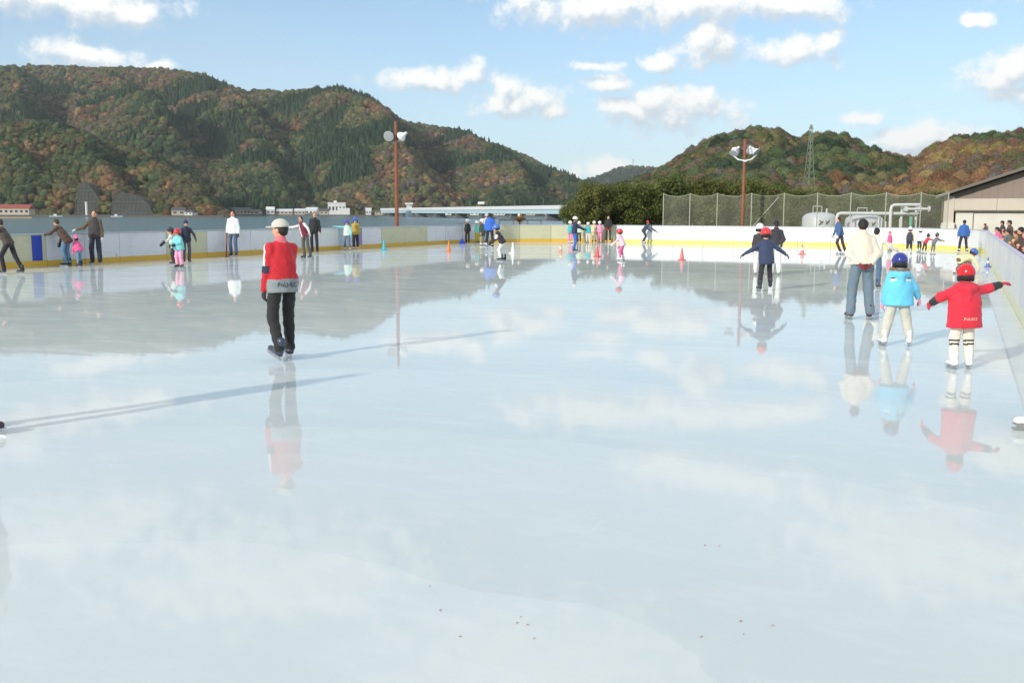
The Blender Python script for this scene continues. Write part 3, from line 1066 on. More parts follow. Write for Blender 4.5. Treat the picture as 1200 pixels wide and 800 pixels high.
def pole_at(px, ytop, u, v=None):
    if v is None:
        v = v_on(u, px)
    p = W(u, v)
    return p, at_depth(px, ytop, p.y).z


# left pole stands just behind the waterside barrier
a465, _ = ae(465, 255)
vL = V_LEFT - 0.9
uL = (-CU * vL - a465 * SU * vL) / (SU - a465 * CU)
pL = W(uL, vL)
hL = at_depth(464, 142, pL.y).z
floodlight_pole((pL.x, pL.y, 0), hL, 'rusty pole with two round floodlights rising behind the waterside barrier',
                [((-0.34, -0.1, hL - 0.8), (-0.25, -0.9, -0.3), 0.76), ((0.38, 0.0, hL - 0.78), (-0.75, 0.55, -0.45), 0.76)],
                [[(-0.3, 0.05, hL - 1.15), (-0.1, 0, hL - 1.2), (0.12, 0, hL - 1.1), (0.45, 0.05, hL - 0.9)]])
pR, hR = pole_at(870, 163, U_FAR + 1.6)
floodlight_pole((pR.x, pR.y, 0), hR, 'rusty pole with white floodlight heads on a vee bracket before the net fence',
                [((-0.66, -0.1, hR - 0.78), (-0.45, -0.55, -0.75), 0.72), ((-0.44, 0.3, hR - 0.62), (-0.3, 0.8, -0.5), 0.72),
                 ((0.62, -0.1, hR - 0.72), (0.55, -0.55, -0.7), 0.72), ((0.42, 0.3, hR - 0.6), (0.3, 0.8, -0.5), 0.72)],
                [[(-0.75, 0, hR - 0.95), (-0.4, -0.02, hR - 1.24), (0, -0.13, hR - 1.32), (0.4, -0.02, hR - 1.24), (0.75, 0, hR - 0.95)],
                 [(-0.1, -0.13, hR - 1.35), (0.1, -0.13, hR - 1.35)]])

# ================================================================== HALL WITH GABLE ROOF
M_WALL = paint('hall_wall_beige', (0.60, 0.53, 0.44), 0.8, 0.06, 1.0, bump=0.2, bscale=20, dirt=(0.42, 0.37, 0.3), dscale=0.6)
M_GABLE = paint('hall_gable_taupe', (0.27, 0.215, 0.18), 0.7, 0.08, 1.0)
M_DOOR = paint('hall_door_cream', (0.68, 0.66, 0.58), 0.5, 0.04, 0.8, dirt=(0.55, 0.52, 0.44), dscale=0.7)
M_TRIM = paint('hall_trim_brown', (0.14, 0.12, 0.10), 0.6, 0.1)
M_ROOF = paint('hall_roof_grey', (0.22, 0.2, 0.18), 0.6, 0.1)
HY = 74.0   # depth of the hall front


def hz(y, x=1150):
    return at_depth(x, y, HY).z


hx0 = at_depth(1105, 260, HY).x
hall = empty('sports_hall', (hx0, HY, 0), -R(29), 'beige hall with cream sliding doors and a taupe gable roof beside the rink', 'building')
HWID, HDEP = 24.0, 30.0
z_band0, z_band1, z_eave = hz(246.5), hz(233.0), hz(230.0)
slope = (hz(197) - hz(229)) / (at_depth(1200, 200, HY).x - hx0)
colw = at_depth(1116, 260, HY).x - hx0
m = MB(); m.box((colw / 2, 0.3, (z_eave - 0.05) / 2), (colw, 0.6, z_eave + 0.05), None, 0.01); m.build('corner_column', M_WALL, hall)
m = MB(); m.box((HWID - colw / 2, 0.3, (z_eave - 0.05) / 2), (colw, 0.6, z_eave + 0.05), None, 0.01); m.build('corner_column', M_WALL, hall)
m = MB(); m.box((colw * 0.5, -0.12, 0.6), (colw * 1.35, 0.24, 1.3), None, 0.015); m.build('plinth', M_DOOR, hall)
m = MB()
for k in range(8):
    w = (HWID - 2 * colw) / 8
    m.box((colw + w * (k + 0.5), 0.2, (z_band0 + z_band1) / 2), (w - 0.02, 0.3, z_band1 - z_band0), None, 0.008)
    if k < 7: pass
m.build('header_band', M_WALL, hall)
MB().box((HWID / 2, 0.16, z_band0 - 0.05), (HWID - 2 * colw - 0.02, 0.3, 0.1), None, 0.01).build('door_track', M_TRIM, hall)
dx = [at_depth(x, 260, HY).x - hx0 for x in (1117.5, 1137)]
edges = [dx[0], dx[1], dx[1] + 4.6, dx[1] + 9.2, dx[1] + 13.8, HWID - colw - 0.1]
for k in range(len(edges) - 1):
    w = edges[k + 1] - edges[k]
    o = MB().box(((edges[k] + edges[k + 1]) / 2, 0.3 + 0.06 * (k % 2), (z_band0 - 0.12) / 2), (w - 0.05, 0.06, z_band0 - 0.1), None, 0.008).build('sliding_door', M_DOOR, hall)
    MB().box((edges[k + 1] - 0.05, 0.24 + 0.06 * (k % 2), (z_band0 - 0.14) / 2), (0.07, 0.05, z_band0 - 0.12)).build('door_stile', M_WALL, o)
# gable wall, clad in vertical sheets
ridge_x = HWID / 2
nclad = 48
for k in range(nclad):
    xa = HWID * k / nclad + 0.003; xb = HWID * (k + 1) / nclad - 0.003
    zt = lambda x: z_band1 + 0.06 + slope * (min(x, HWID - x)) + 0.05
    m = MB()
    yb = 0.12 + 0.02 * (k % 2)
    m.add([(xa, yb, z_band1 + 0.01), (xb, yb, z_band1 + 0.01), (xb, yb, zt(xb)), (xa, yb, zt(xa)),
           (xa, yb + 0.1, z_band1 + 0.01), (xb, yb + 0.1, z_band1 + 0.01), (xb, yb + 0.1, zt(xb)), (xa, yb + 0.1, zt(xa))],
          [(0, 1, 2, 3), (7, 6, 5, 4), (1, 0, 4, 5), (2, 1, 5, 6), (3, 2, 6, 7), (0, 3, 7, 4)])
    m.build('gable_sheet', M_GABLE, hall)
z0r = hz(229)
for sgn in (0, 1):
    def rx(x): return x if sgn == 0 else HWID - x
    m = MB()
    xa, xb = -0.5, ridge_x
    za, zb = z0r - 0.5 * slope, z0r + slope * ridge_x
    th = 0.14
    P = [(rx(xa), -0.7, za), (rx(xb), -0.7, zb), (rx(xb), HDEP, zb), (rx(xa), HDEP, za)]
    m.add([(p[0], p[1], p[2]) for p in P] + [(p[0], p[1], p[2] + th) for p in P],
          [(0, 1, 2, 3), (7, 6, 5, 4), (0, 4, 5, 1), (1, 5, 6, 2), (2, 6, 7, 3), (3, 7, 4, 0)])
    rf = m.build('roof', M_ROOF, hall)
    m = MB()
    m.tube([(rx(xa), -0.74, za + 0.02), (rx(xb), -0.74, zb + 0.02)], 0.1, 4)
    m.build('verge_board', M_TRIM, rf)
    # return wall of the building side
m = MB(); m.box((0.2, HDEP / 2 + 0.6, (z_eave - 0.1) / 2), (0.3, HDEP - 1.2, z_eave), None, 0.01); m.build('side_wall', M_WALL, hall)
m = MB(); m.box((HWID - 0.2, HDEP / 2 + 0.6, (z_eave - 0.1) / 2), (0.3, HDEP - 1.2, z_eave), None, 0.01); m.build('side_wall', M_WALL, hall)
MB().tube([(-0.08, -0.08, 0), (-0.08, -0.08, z_eave - 0.1)], 0.05, 8).build('downpipe', M_TRIM, hall, True)

# ================================================================== REFRIGERATION PLANT BEHIND THE FENCE
M_TANK = paint('tank_grey', (0.58, 0.6, 0.61), 0.4, 0.08, 2.0, dirt=(0.36, 0.38, 0.39), dscale=1.5)
M_PIPE = paint('pipe_silver', (0.7, 0.71, 0.71), 0.35, 0.08)
M_VALVE = paint('valve_black', (0.05, 0.055, 0.06), 0.5, 0.1)
M_GREEN = paint('pipe_green', srgb(70, 170, 140), 0.45, 0.08)
EY = 73.0


def ep(x, y):
    return at_depth(x, y, EY)


def tank(px, wpx, ytop, label):
    c = ep(px, ytop); r = wpx / FPX * EY / 2; h = c.z
    root = empty('refrigerant_tank', (c.x, EY + r, 0), 0, label, 'tank', 'grey tanks of the ice plant')
    MB().lathe([(r, 0.1), (r, h - r * 0.38), (r * 0.94, h - r * 0.24), (r * 0.75, h - r * 0.1), (r * 0.45, h - r * 0.03), (0.05, h)], (0, 0, 0), 24).build('shell', M_TANK, root, True)
    MB().lathe([(r * 1.05, -0.05), (r * 1.05, 0.12)], (0, 0, 0), 24).build('plinth', concrete, root)
    MB().tube([(-r * 0.5, -r * 0.3, h - 0.1), (-r * 0.5, -r * 0.3, h + 0.42), (0.02, -r * 0.3, h + 0.42), (0.02, -r * 0.3, h - 0.05)], 0.028, 6).build('guard_rail', M_PIPE, root, True)
    for dxp in (-0.22, 0.2):
        v = MB(); v.tube([(dxp - 0.16, -r * 0.93, h - 0.95), (dxp, -r * 1.0, h - 0.78), (dxp + 0.16, -r * 0.93, h - 0.6)], 0.06, 6)
        v.tube([(dxp - 0.14, -r * 0.95, h - 0.62), (dxp, -r * 1.02, h - 0.78)], 0.05, 6)
        v.build('valve', M_VALVE, root, True)
    MB().tube([(r * 0.4, 0, h - 0.2), (r * 0.4, 0, h + 0.25)], 0.06, 8).build('vent_stub', M_PIPE, root, True)
    return root


tank(967, 40, 248.5, 'grey domed tank with black valves at the left end of the plant')
tank(1021, 44, 250.5, 'grey domed tank half hidden behind the man in the cream pullover')
o0 = ep(980, 260)
pr = empty('pipe_run', (o0.x, EY - 0.4, 0), 0, 'silver pipework on stands with a tall loop behind the net fence', 'pipework')


def lp2(x, y, dy=0.0):
    q = ep(x, y); return (q.x - o0.x, dy, q.z)


def pipe(path, r, name='pipe', mat=None):
    MB().tube(path, r, 10).build(name, mat or M_PIPE, pr, True)


g0 = -0.05
pipe([(lp2(979, 260)[0], 0, g0), lp2(979, 254), lp2(980, 251), lp2(983, 250), lp2(1040, 250.3), lp2(1072, 250.5), lp2(1074, 249)], 0.12)
pipe([(lp2(1040, 250)[0], -0.25, g0), lp2(1040, 246, -0.25), lp2(1041, 242, -0.25), lp2(1044, 240.3, -0.25), lp2(1056, 240, -0.25), lp2(1074, 240, -0.25)], 0.11)
for x in (997, 1029, 1056, 1073):
    q = lp2(x, 240 if x > 1050 else 251)
    pipe([(q[0], 0.22, g0), (q[0], 0.22, q[2])], 0.09 if x > 1050 else 0.06, 'stand')
q = lp2(1063, 252); pipe([(q[0], -0.35, g0), (q[0], -0.35, q[2] - 0.1)], 0.12, 'green_pipe', M_GREEN)
pipe([lp2(1058, 245, -0.45), lp2(1082, 245, -0.45)], 0.09)
MB().lathe([(0.02, -0.04), (0.22, -0.03), (0.22, 0.03), (0.02, 0.04)], lp2(1083, 245, -0.45), 14, Matrix.Rotation(math.pi / 2, 3, 'Y')).build('valve_wheel', M_PIPE, pr, True)
for x in (1057, 1073):
    MB().box((lp2(x, 245)[0], -0.3, lp2(x, 245)[2]), (0.22, 0.3, 0.34), None, 0.03).build('flange_box', M_PIPE, pr)
for k, x in enumerate((1028, 1033, 1049, 1068)):
    q = lp2(x, 256); pipe([(q[0], -0.5, g0), (q[0], -0.5, q[2] - 0.2 * (k % 2))], 0.045, 'riser')

# ================================================================== TREES BEHIND THE FAR BARRIER
def leaf_material(name, c1, c2):
    m = bpy.data.materials.new(name); m.use_nodes = True
    nt = m.node_tree; b = nt.nodes['Principled BSDF']
    gm = N(nt, 'ShaderNodeNewGeometry')
    tc = N(nt, 'ShaderNodeTexCoord')
    nz = N(nt, 'ShaderNodeTexNoise'); nz.inputs['Scale'].default_value = 1.1; nz.inputs['Detail'].default_value = 3.0
    L(nt, tc.outputs['Object'], nz.inputs['Vector'])
    mx = N(nt, 'ShaderNodeMixRGB'); mx.inputs[1].default_value = (*c1, 1); mx.inputs[2].default_value = (*c2, 1)
    f = math_n(nt, 'ADD', math_n(nt, 'MULTIPLY', gm.outputs['Random Per Island'], 0.6), math_n(nt, 'MULTIPLY_ADD', nz.outputs['Fac'], 1.2, -0.4), None, True)
    L(nt, f, mx.inputs[0])
    L(nt, mx.outputs[0], b.inputs['Base Color'])
    b.inputs['Roughness'].default_value = 0.55
    b.inputs['Specular IOR Level'].default_value = 0.3
    tl = N(nt, 'ShaderNodeBsdfTranslucent'); L(nt, mx.outputs[0], tl.inputs['Color'])
    ms = N(nt, 'ShaderNodeMixShader'); ms.inputs[0].default_value = 0.4
    L(nt, b.outputs[0], ms.inputs[1]); L(nt, tl.outputs[0], ms.inputs[2])
    L(nt, ms.outputs[0], nt.nodes['Material Output'].inputs['Surface'])
    return m


LEAVES = [leaf_material('leaf_green', (0.09, 0.12, 0.03), (0.22, 0.25, 0.055)),
          leaf_material('leaf_olive', (0.105, 0.115, 0.03), (0.25, 0.25, 0.06)),
          leaf_material('leaf_deep', (0.075, 0.105, 0.028), (0.18, 0.22, 0.05))]
BARK = paint('bark', (0.09, 0.07, 0.05), 0.9, 0.3, 4.0, bump=0.6, bscale=14.0)


def crown_mesh(seed, n=11000, R0=1.0):
    """unit crown (radius 1, height 2): leaf sprays in clumps spread through an uneven volume"""
    rng = np.random.default_rng(seed)
    nc = 80
    cl = rng.normal(size=(nc, 3)); cl /= np.linalg.norm(cl, axis=1)[:, None]
    cl *= rng.uniform(0.35, 0.86, (nc, 1)); cl[:, 2] = cl[:, 2] * 1.0 + 1.0
    cr = rng.uniform(0.18, 0.34, nc)
    k = rng.integers(0, nc, n)
    off = rng.normal(size=(n, 3)); off /= np.linalg.norm(off, axis=1)[:, None]
    off *= (rng.random((n, 1)) ** 0.4)
    C = cl[k] + off * cr[k][:, None]
    s = rng.uniform(0.03, 0.065, n)
    nrm = off + rng.normal(size=(n, 3)) * 0.45 + np.array([-0.15, -0.2, 0.5])
    nrm /= np.linalg.norm(nrm, axis=1)[:, None]
    a = np.cross(nrm, rng.normal(size=(n, 3))); a /= np.linalg.norm(a, axis=1)[:, None]
    b = np.cross(nrm, a)
    S = s[:, None]
    Q = np.stack([C - a * S, C + b * S * 0.5 + nrm * S * 0.15, C + a * S, C - b * S * 0.5 + nrm * S * 0.15], 1).reshape(-1, 3)
    me = mesh_np('crown', Q, np.arange(len(Q)).reshape(-1, 4), smooth=False)
    return me, cl


CROWN_V = [crown_mesh(300 + i) for i in range(4)]


def tree(x, Y, ztop, wid, k, label, z0=-0.05):
    root = empty('broadleaf_tree', (x, Y, z0), 0, label, 'tree', 'evergreen trees behind the rink')
    h = ztop - z0
    me, cl = CROWN_V[k % 4]
    rz = (k * 1.37) % 6.28
    if not me.materials:
        me.materials.append(LEAVES[0])
    c = link_mesh('crown', me, root)
    c.material_slots[0].link = 'OBJECT'; c.material_slots[0].material = LEAVES[k % 3]
    c.scale = (wid, wid, h * 0.5); c.rotation_euler = (0, 0, rz)
    c.location = (0, 0, 0.0)
    m = MB()
    r0 = 0.16
    m.tube([(0, 0, 0), (0.05, 0.02, h * 0.25), (0.0, 0.05, h * 0.5), (0.04, 0, h * 0.72)], [r0, r0 * 0.8, r0 * 0.55, r0 * 0.25], 8)
    for q in cl[:12]:
        e = Matrix.Rotation(rz, 3, 'Z') @ Vector((q[0] * wid, q[1] * wid, q[2] * h * 0.5))
        s0 = Vector((0.02, 0.03, min(e.z * 0.55, h * 0.45)))
        m.tube([s0, (s0 + e) / 2 + Vector((0, 0, 0.1)), e], [r0 * 0.4, r0 * 0.25, r0 * 0.1], 5)
    m.build('trunk', BARK, root, True)
    return root


TREE_SPOTS = [
    (676, 108, 229, 2.4, 'small shrubby evergreen at the water end of the tree row'),
    (693, 104, 211, 2.6, 'evergreen with a pointed top behind the children in white helmets'),
    (716, 110, 213, 2.9, 'rounded evergreen straight behind the man in black with red gloves'),
    (738, 105, 211, 2.8, 'evergreen second to the left of the first fence post'),
    (760, 112, 206, 3.0, 'evergreen just left of the first fence post'),
    (783, 106, 200, 3.0, 'tall evergreen rising above the left end of the net fence'),
    (806, 113, 205, 2.9, 'evergreen behind the second fence post'),
    (830, 106, 204, 2.9, 'evergreen between the second and third fence posts and the floodlight pole'),
    (853, 112, 207, 2.8, 'evergreen just left of the floodlight pole by the net'),
    (878, 106, 205, 2.8, 'bright-topped evergreen just right of the floodlight pole by the net'),
    (892, 110, 209, 2.8, 'evergreen showing between the floodlight pole and the diagonal fence brace'),
    (909, 112, 211, 2.8, 'evergreen behind the diagonal fence brace'),
    (934, 106, 216, 2.7, 'evergreen standing below the lattice pylon'),
    (964, 112, 221, 2.7, 'low evergreen behind the first grey tank'),
    (996, 106, 223, 2.6, 'low evergreen between the two grey tanks'),
    (1030, 112, 222, 2.7, 'low evergreen behind the second grey tank'),
    (1064, 106, 223, 2.6, 'low evergreen behind the silver pipe loop'),
    (1093, 112, 222, 2.7, 'low evergreen next to the corner of the hall'),
]
for k, (px, Y, yt, wd, lb) in enumerate(TREE_SPOTS):
    p = at_depth(px, yt, Y)
    tree(p.x, Y, p.z, wd, k, lb)

# ================================================================== THINGS BEYOND THE WATER
shore_mat = paint('shore_earth', (0.12, 0.11, 0.09), 0.9, 0.3, 0.05)
wall_grey = paint('sea_wall', (0.3, 0.3, 0.29), 0.85, 0.15, 0.1)


def shore(x0, x1, Y0, Y1, z, mat):
    A = [ae(x0, 250)[0], ae(x1, 250)[0]]
    slab('shore', [(A[0] * Y0, Y0), (A[1] * Y0, Y0), (A[1] * Y1, Y1), (A[0] * Y1, Y1)], WATER_Z - 2, z, mat)


shore(225, 720, 930, 1020, -0.5, shore_mat)
shore(-500, 262, 640, 730, -0.5, shore_mat)
sand = paint('dry_reed_bank', (0.34, 0.25, 0.14), 0.9, 0.25, 0.3)
shore(-200, 37, 470, 560, WATER_Z + 0.35, sand)

H_WHITE = paint('house_white', (0.72, 0.72, 0.7), 0.7, 0.08, 0.3)
H_CREAM = paint('house_cream', (0.5, 0.45, 0.36), 0.7, 0.08, 0.3)
H_ROOFD = paint('house_roof_dark', (0.08, 0.08, 0.085), 0.6, 0.15, 0.5)
H_ROOFW = paint('house_roof_pale', (0.62, 0.64, 0.66), 0.5, 0.1, 0.5)
H_ROOFR = paint('house_roof_red', srgb(150, 78, 66), 0.7, 0.15, 0.5)
H_GLASS = paint('house_glass', (0.04, 0.05, 0.06), 0.2, 0.1)


def house(px, wpx, hpx, Y, wall, roof, label, rz=0.1, zb=-0.5, flat=False, name='house', dep=9.0):
    c = at_depth(px, 251, Y)
    w = wpx / FPX * Y; h = hpx / FPX * Y
    root = empty(name, (c.x, Y, zb), rz, label, 'house' if name == 'house' else 'building', 'houses along the far shore')
    hw = h * (0.92 if flat else 0.62)
    MB().box((0, 0, hw / 2), (w, dep, hw), None, 0.05).build('wall', wall, root)
    m = MB()
    if flat:
        m.box((0, 0, (hw + h) / 2), (w * 1.04, dep * 1.05, h - hw), None, 0.05)
    else:
        o = 0.4
        m.add([(-w / 2 - o, -dep / 2 - o, hw - 0.1), (w / 2 + o, -dep / 2 - o, hw - 0.1), (w / 2 + o, dep / 2 + o, hw - 0.1), (-w / 2 - o, dep / 2 + o, hw - 0.1), (-w / 2 - o, 0, h), (w / 2 + o, 0, h)],
              [(0, 1, 5, 4), (2, 3, 4, 5), (1, 2, 5), (3, 0, 4), (3, 2, 1, 0)])
    m.build('roof', roof, root)
    nwin = max(2, int(w / 3.2))
    for k in range(nwin):
        x = -w / 2 + w * (k + 0.5) / nwin
        wi = MB(); wi.box((x, -dep / 2 - 0.04, hw * 0.55), (w / nwin * 0.5, 0.12, hw * 0.34)); wi.build('window', H_GLASS, root)
    return root


house(317, 9, 9, 960, H_WHITE, H_WHITE, 'narrow bright white house on the far shore left of the cap-wearing man', 0.2)
house(334, 18, 6.5, 965, H_CREAM, H_ROOFW, 'long low cream building with pale roof behind the man in the cap', 0.05)
house(352, 12, 7, 955, H_CREAM, H_ROOFW, 'small tan house with pale roof right of the long low one', 0.1)
house(366, 13, 8.5, 968, H_WHITE, H_ROOFW, 'white house with pale roof between tan house and the big white block', -0.1)
house(380, 10, 7, 960, H_CREAM, H_ROOFD, 'tan house with dark roof touching the big white block', 0.1)
b1 = house(395, 20, 14, 985, H_WHITE, H_WHITE, 'largest white stepped building on the far shore', 0.15, flat=True, name='waterfront_building', dep=16)
MB().box((6.5, -3, 3.2), (12.0, 12, 6.4), None, 0.1).build('wing', H_WHITE, b1)
MB().box((-1.5, 0, 12.4), (3.0, 4, 2.4), None, 0.1).build('stair_tower', H_WHITE, b1)
house(432, 6, 8, 975, H_WHITE, H_ROOFW, 'tiny white house right of the big white block', 0.1)
house(445, 9, 5, 965, H_CREAM, H_ROOFD, 'low dark-roofed house left of the rusty pole', -0.1)
house(210, 15, 9, 690, H_CREAM, H_ROOFD, 'beige house with dark roof at the foot of the wooded spur', 0.2)
house(224, 9, 6, 680, H_WHITE, H_ROOFD, 'small pale house beside the beige one at the foot of the spur', -0.1)
house(282, 24, 8, 960, H_CREAM, H_ROOFD, 'wide dark-roofed house above the man in the white jacket', 0.1)
house(300, 11, 6, 955, H_CREAM, H_ROOFD, 'low brown house left of the narrow white house', -0.1)
for k, (px, wp, hp, lb) in enumerate([
        (478, 9, 6, 'white shed under the left end of the bridge'), (490, 7, 5, 'tiny white shed left of the bridge tower'), (523, 11, 6, 'white house right of the bridge tower'),
        (541, 9, 5, 'cream house under the bridge above the orange cone'), (556, 10, 5.5, 'white house under the bridge by the white helmets'),
        (585, 12, 5, 'white house under the bridge right of the man in blue'), (622, 10, 5, 'white house under the bridge right of the dry grass clump'), (645, 12, 6, 'white house near the right end of the bridge')]):
    house(px, wp, hp, 950 + 6 * (k % 3), H_WHITE if k % 3 else H_CREAM, H_ROOFW if k % 2 else H_ROOFR, lb, 0.1 * (k % 3 - 1))
house(14, 46, 12, 650, H_CREAM, H_ROOFR, 'long building with faded red roof at the left edge of the far shore', 0.05, name='boat_shed')
house(-60, 40, 12, 655, H_CREAM, H_ROOFD, 'long dark-roofed building beyond the left edge of the far shore', 0.05)

# concrete-faced cuttings
M_LATT = paint('lattice_concrete', (0.105, 0.11, 0.105), 0.85, 0.2, 0.2)
M_LATG = paint('lattice_growth', (0.055, 0.062, 0.045), 0.9, 0.4, 0.15)


def cutting(prof, Y, label):
    """prof: list of (px, top y) ; a sloping face with a grid of concrete beams"""
    x0 = at_depth(prof[0][0], 252, Y).x
    root = empty('retaining_wall', (x0, Y, -0.6), 0, label, 'retaining wall', 'concrete lattice retaining walls')
    xs = [at_depth(p[0], p[1], Y).x - x0 for p in prof]
    zs = [at_depth(p[0], p[1], Y).z + 0.6 for p in prof]
    lean = 0.35
    V = []; F = []
    n = len(xs)
    for x, z in zip(xs, zs):
        V += [(x, 0, 0), (x, z * lean, z), (x, 12 + z * lean, z), (x, 12, 0)]
    for i in range(n - 1):
        for q in range(4):
            q2 = (q + 1) % 4
            F.append((i * 4 + q, i * 4 + 4 + q, i * 4 + 4 + q2, i * 4 + q2))
    F += [(0, 1, 2, 3), tuple(reversed(range(4 * n - 4, 4 * n)))]
    m = MB(); m.add(V, F); m.build('face', M_LATG, root)
    step = 2.6
    zt = lambda x: float(np.interp(x, xs, zs))
    k = 0
    x = 0.3
    while x < xs[-1] - 0.2:
        z = zt(x)
        if z > 1.5:
            MB().tube([(x, -0.15, 0), (x, z * lean - 0.15, z)], 0.22, 4).build('beam', M_LATT, root)
        x += step
    z = 1.2
    while z < max(zs):
        ok = [x for x in np.linspace(xs[0], xs[-1], 60) if zt(x) >= z]
        if len(ok) > 1:
            MB().tube([(ok[0], z * lean - 0.18, z), (ok[-1], z * lean - 0.18, z)], 0.2 if round(z / step) % 3 else 0.45, 4).build('beam', M_LATT, root)
        z += step
    return root


cutting([(87, 218), (92, 213), (99, 216), (108, 226), (117, 237), (124, 250)], 690, 'tall narrow concrete lattice slope on the wooded spur')
cutting([(130, 232), (138, 226), (152, 228), (166, 234), (174, 241), (180, 251)], 688, 'wider low concrete lattice slope right of the tall narrow one')
wp_ = at_depth(101, 237.5, 645)
sp_ = empty('white_post', (wp_.x, 645, -0.5), 0, 'slim bright white post on the far shore left of the man in brown', 'post')
MB().tube([(0, 0, 0), (0, 0, wp_.z + 0.5)], 0.75, 10).build('shaft', H_WHITE, sp_, True)
MB().lathe([(0.9, 0), (0.9, 0.5)], (0, 0, wp_.z + 0.5), 10).build('cap', H_WHITE, sp_)


def boat(px, Y, ln, label):
    c = at_depth(px, 255, Y)
    root = empty('moored_boat', (c.x, Y, WATER_Z), 0.15, label, 'boat', 'small boats by the far shore')
    V = []; F = []
    secs = [(-0.5, 0.16, 0.7), (-0.2, 0.2, 0.7), (0.2, 0.19, 0.8), (0.42, 0.1, 0.95), (0.5, 0.01, 1.05)]
    for s, w, t in secs:
        x = s * ln; w *= ln
        V += [(x, -w, t), (x, -w * 0.6, -0.2), (x, w * 0.6, -0.2), (x, w, t)]
    for i in range(len(secs) - 1):
        for q in range(4):
            q2 = (q + 1) % 4
            F.append((i * 4 + q, i * 4 + 4 + q, i * 4 + 4 + q2, i * 4 + q2))
    F += [(3, 2, 1, 0), tuple(range(4 * len(secs) - 4, 4 * len(secs)))]
    m = MB(); m.add(V, F); m.build('hull', H_WHITE, root)
    MB().box((-0.05 * ln, 0, 1.2), (ln * 0.25, ln * 0.2, 1.0), None, 0.1).build('cabin', H_WHITE, root)
    MB().box((0.03 * ln + ln * 0.05, 0, 1.3), (ln * 0.08, ln * 0.21, 0.4), None, 0.02).build('window', H_GLASS, root)


boat(66, 630, 8.0, 'small white boat off the shore left of the tall lattice slope')
boat(137, 625, 7.0, 'small white boat off the shore below the lattice slopes')

# ------------------------------------------------------------------ bridge
B_WHITE = paint('bridge_white', (0.74, 0.75, 0.76), 0.5, 0.05, 0.2)
B_BLUE = paint('bridge_blue', srgb(182, 208, 218), 0.5, 0.06, 0.2)
B_PIER = paint('bridge_pier', (0.16, 0.165, 0.17), 0.8, 0.12, 0.2)
BL = Vector((at_depth(452, 248, 880).x, 880, 0)); BR = Vector((at_depth(735, 248, 400).x, 400, 0))
bd = (BR - BL); blen = bd.length; bang = math.atan2(bd.y, bd.x)
bridge = empty('road_bridge', (BL.x, BL.y, WATER_Z), bang, 'long low white bridge with pale blue girder across the bay', 'bridge')
bz = 3.9 - WATER_Z
MB().box((blen / 2, 0, bz - 0.25), (blen, 9.0, 0.5), None, 0.05).build('deck', B_WHITE, bridge)
npan = 40
for k in range(npan):
    MB().box((blen * (k + 0.5) / npan, -4.6, bz + 0.6), (blen / npan - 0.1, 0.25, 1.8), None, 0.03).build('parapet_panel', B_WHITE, bridge)
MB().box((blen / 2, 4.6, bz + 0.6), (blen, 0.25, 1.8), None, 0.03).build('far_parapet', B_WHITE, bridge)
MB().box((blen / 2, 0, bz - 1.5), (blen, 8.4, 2.0), None, 0.05).build('girder', B_BLUE, bridge)
for k in range(9):
    x = blen * (k + 0.5) / 9
    pm = MB(); pm.box((x, 0, (bz - 2.2) / 2 - 0.5), (2.4, 7.0, bz - 2.2 + 1.0), None, 0.15); pm.box((x, 0, 0.2), (4.2, 9.0, 1.2), None, 0.15)
    pm.build('pier', B_PIER, bridge)
for k in range(11):
    x = blen * (k + 0.6) / 11
    MB().tube([(x, 4.2, bz), (x, 4.2, bz + 5.2), (x, 2.8, bz + 5.6)], 0.14, 6).build('lamp_post', B_PIER, bridge, True)
tx = blen * 0.24
tm = MB(); tm.box((tx, -5.4, bz / 2 - 0.6), (6.0, 4.0, bz - 0.9), None, 0.2); tm.build('tower_base', paint('tower_teal', (0.16, 0.24, 0.27), 0.6, 0.1, 0.2), bridge)
tm = MB()
for sx in (-1, 1):
    tm.box((tx + sx * 2.2, -5.4, bz + 1.9), (0.7, 3.0, 4.2), None, 0.05)
tm.box((tx, -5.4, bz + 4.6), (9.5, 4.2, 1.3), None, 0.1)
tm.build('gantry', B_WHITE, bridge)
MB().box((blen * 0.56, 4.4, bz + 3.9), (13, 0.3, 1.4), None, 0.03).build('sign_board', B_WHITE, bridge)

# ------------------------------------------------------------------ lattice pylon and hilltop mast
M_PYL = paint('pylon_green', (0.2, 0.25, 0.17), 0.5, 0.1)


def pylon(px, ytop, ybase, Y, label, wbase):
    p0 = at_depth(px, ybase, Y); p1 = at_depth(px + 1, ytop, Y)
    h = p1.z - p0.z + 4
    root = empty('lattice_pylon', (p0.x, Y, p0.z - 4), 0.4, label, 'pylon')
    wf = lambda t: wbase * (1 - t) ** 1.15 * 0.5 + 0.16
    for sx in (-1, 1):
        for sy in (-1, 1):
            MB().tube([(sx * wf(t), sy * wf(t), h * t) for t in (0, 0.25, 0.5, 0.75, 1.0)], 0.055, 4).build('leg', M_PYL, root)
    n = 12
    br = MB()
    for k in range(n):
        t0 = k / n; t1 = (k + 1) / n
        for a, b in (((-1, -1), (1, -1)), ((1, -1), (1, 1)), ((1, 1), (-1, 1)), ((-1, 1), (-1, -1))):
            br.tube([(a[0] * wf(t0), a[1] * wf(t0), h * t0), (b[0] * wf(t1), b[1] * wf(t1), h * t1)], 0.028, 3)
            br.tube([(b[0] * wf(t0), b[1] * wf(t0), h * t0), (a[0] * wf(t1), a[1] * wf(t1), h * t1)], 0.028, 3)
    br.build('bracing', M_PYL, root)
    for t, w in ((0.80, 1.3), (0.88, 1.1), (0.95, 0.8)):
        MB().tube([(-w, 0, h * t), (0, 0, h * t + 0.15), (w, 0, h * t)], 0.06, 4).build('cross_arm', M_PYL, root)
    return root


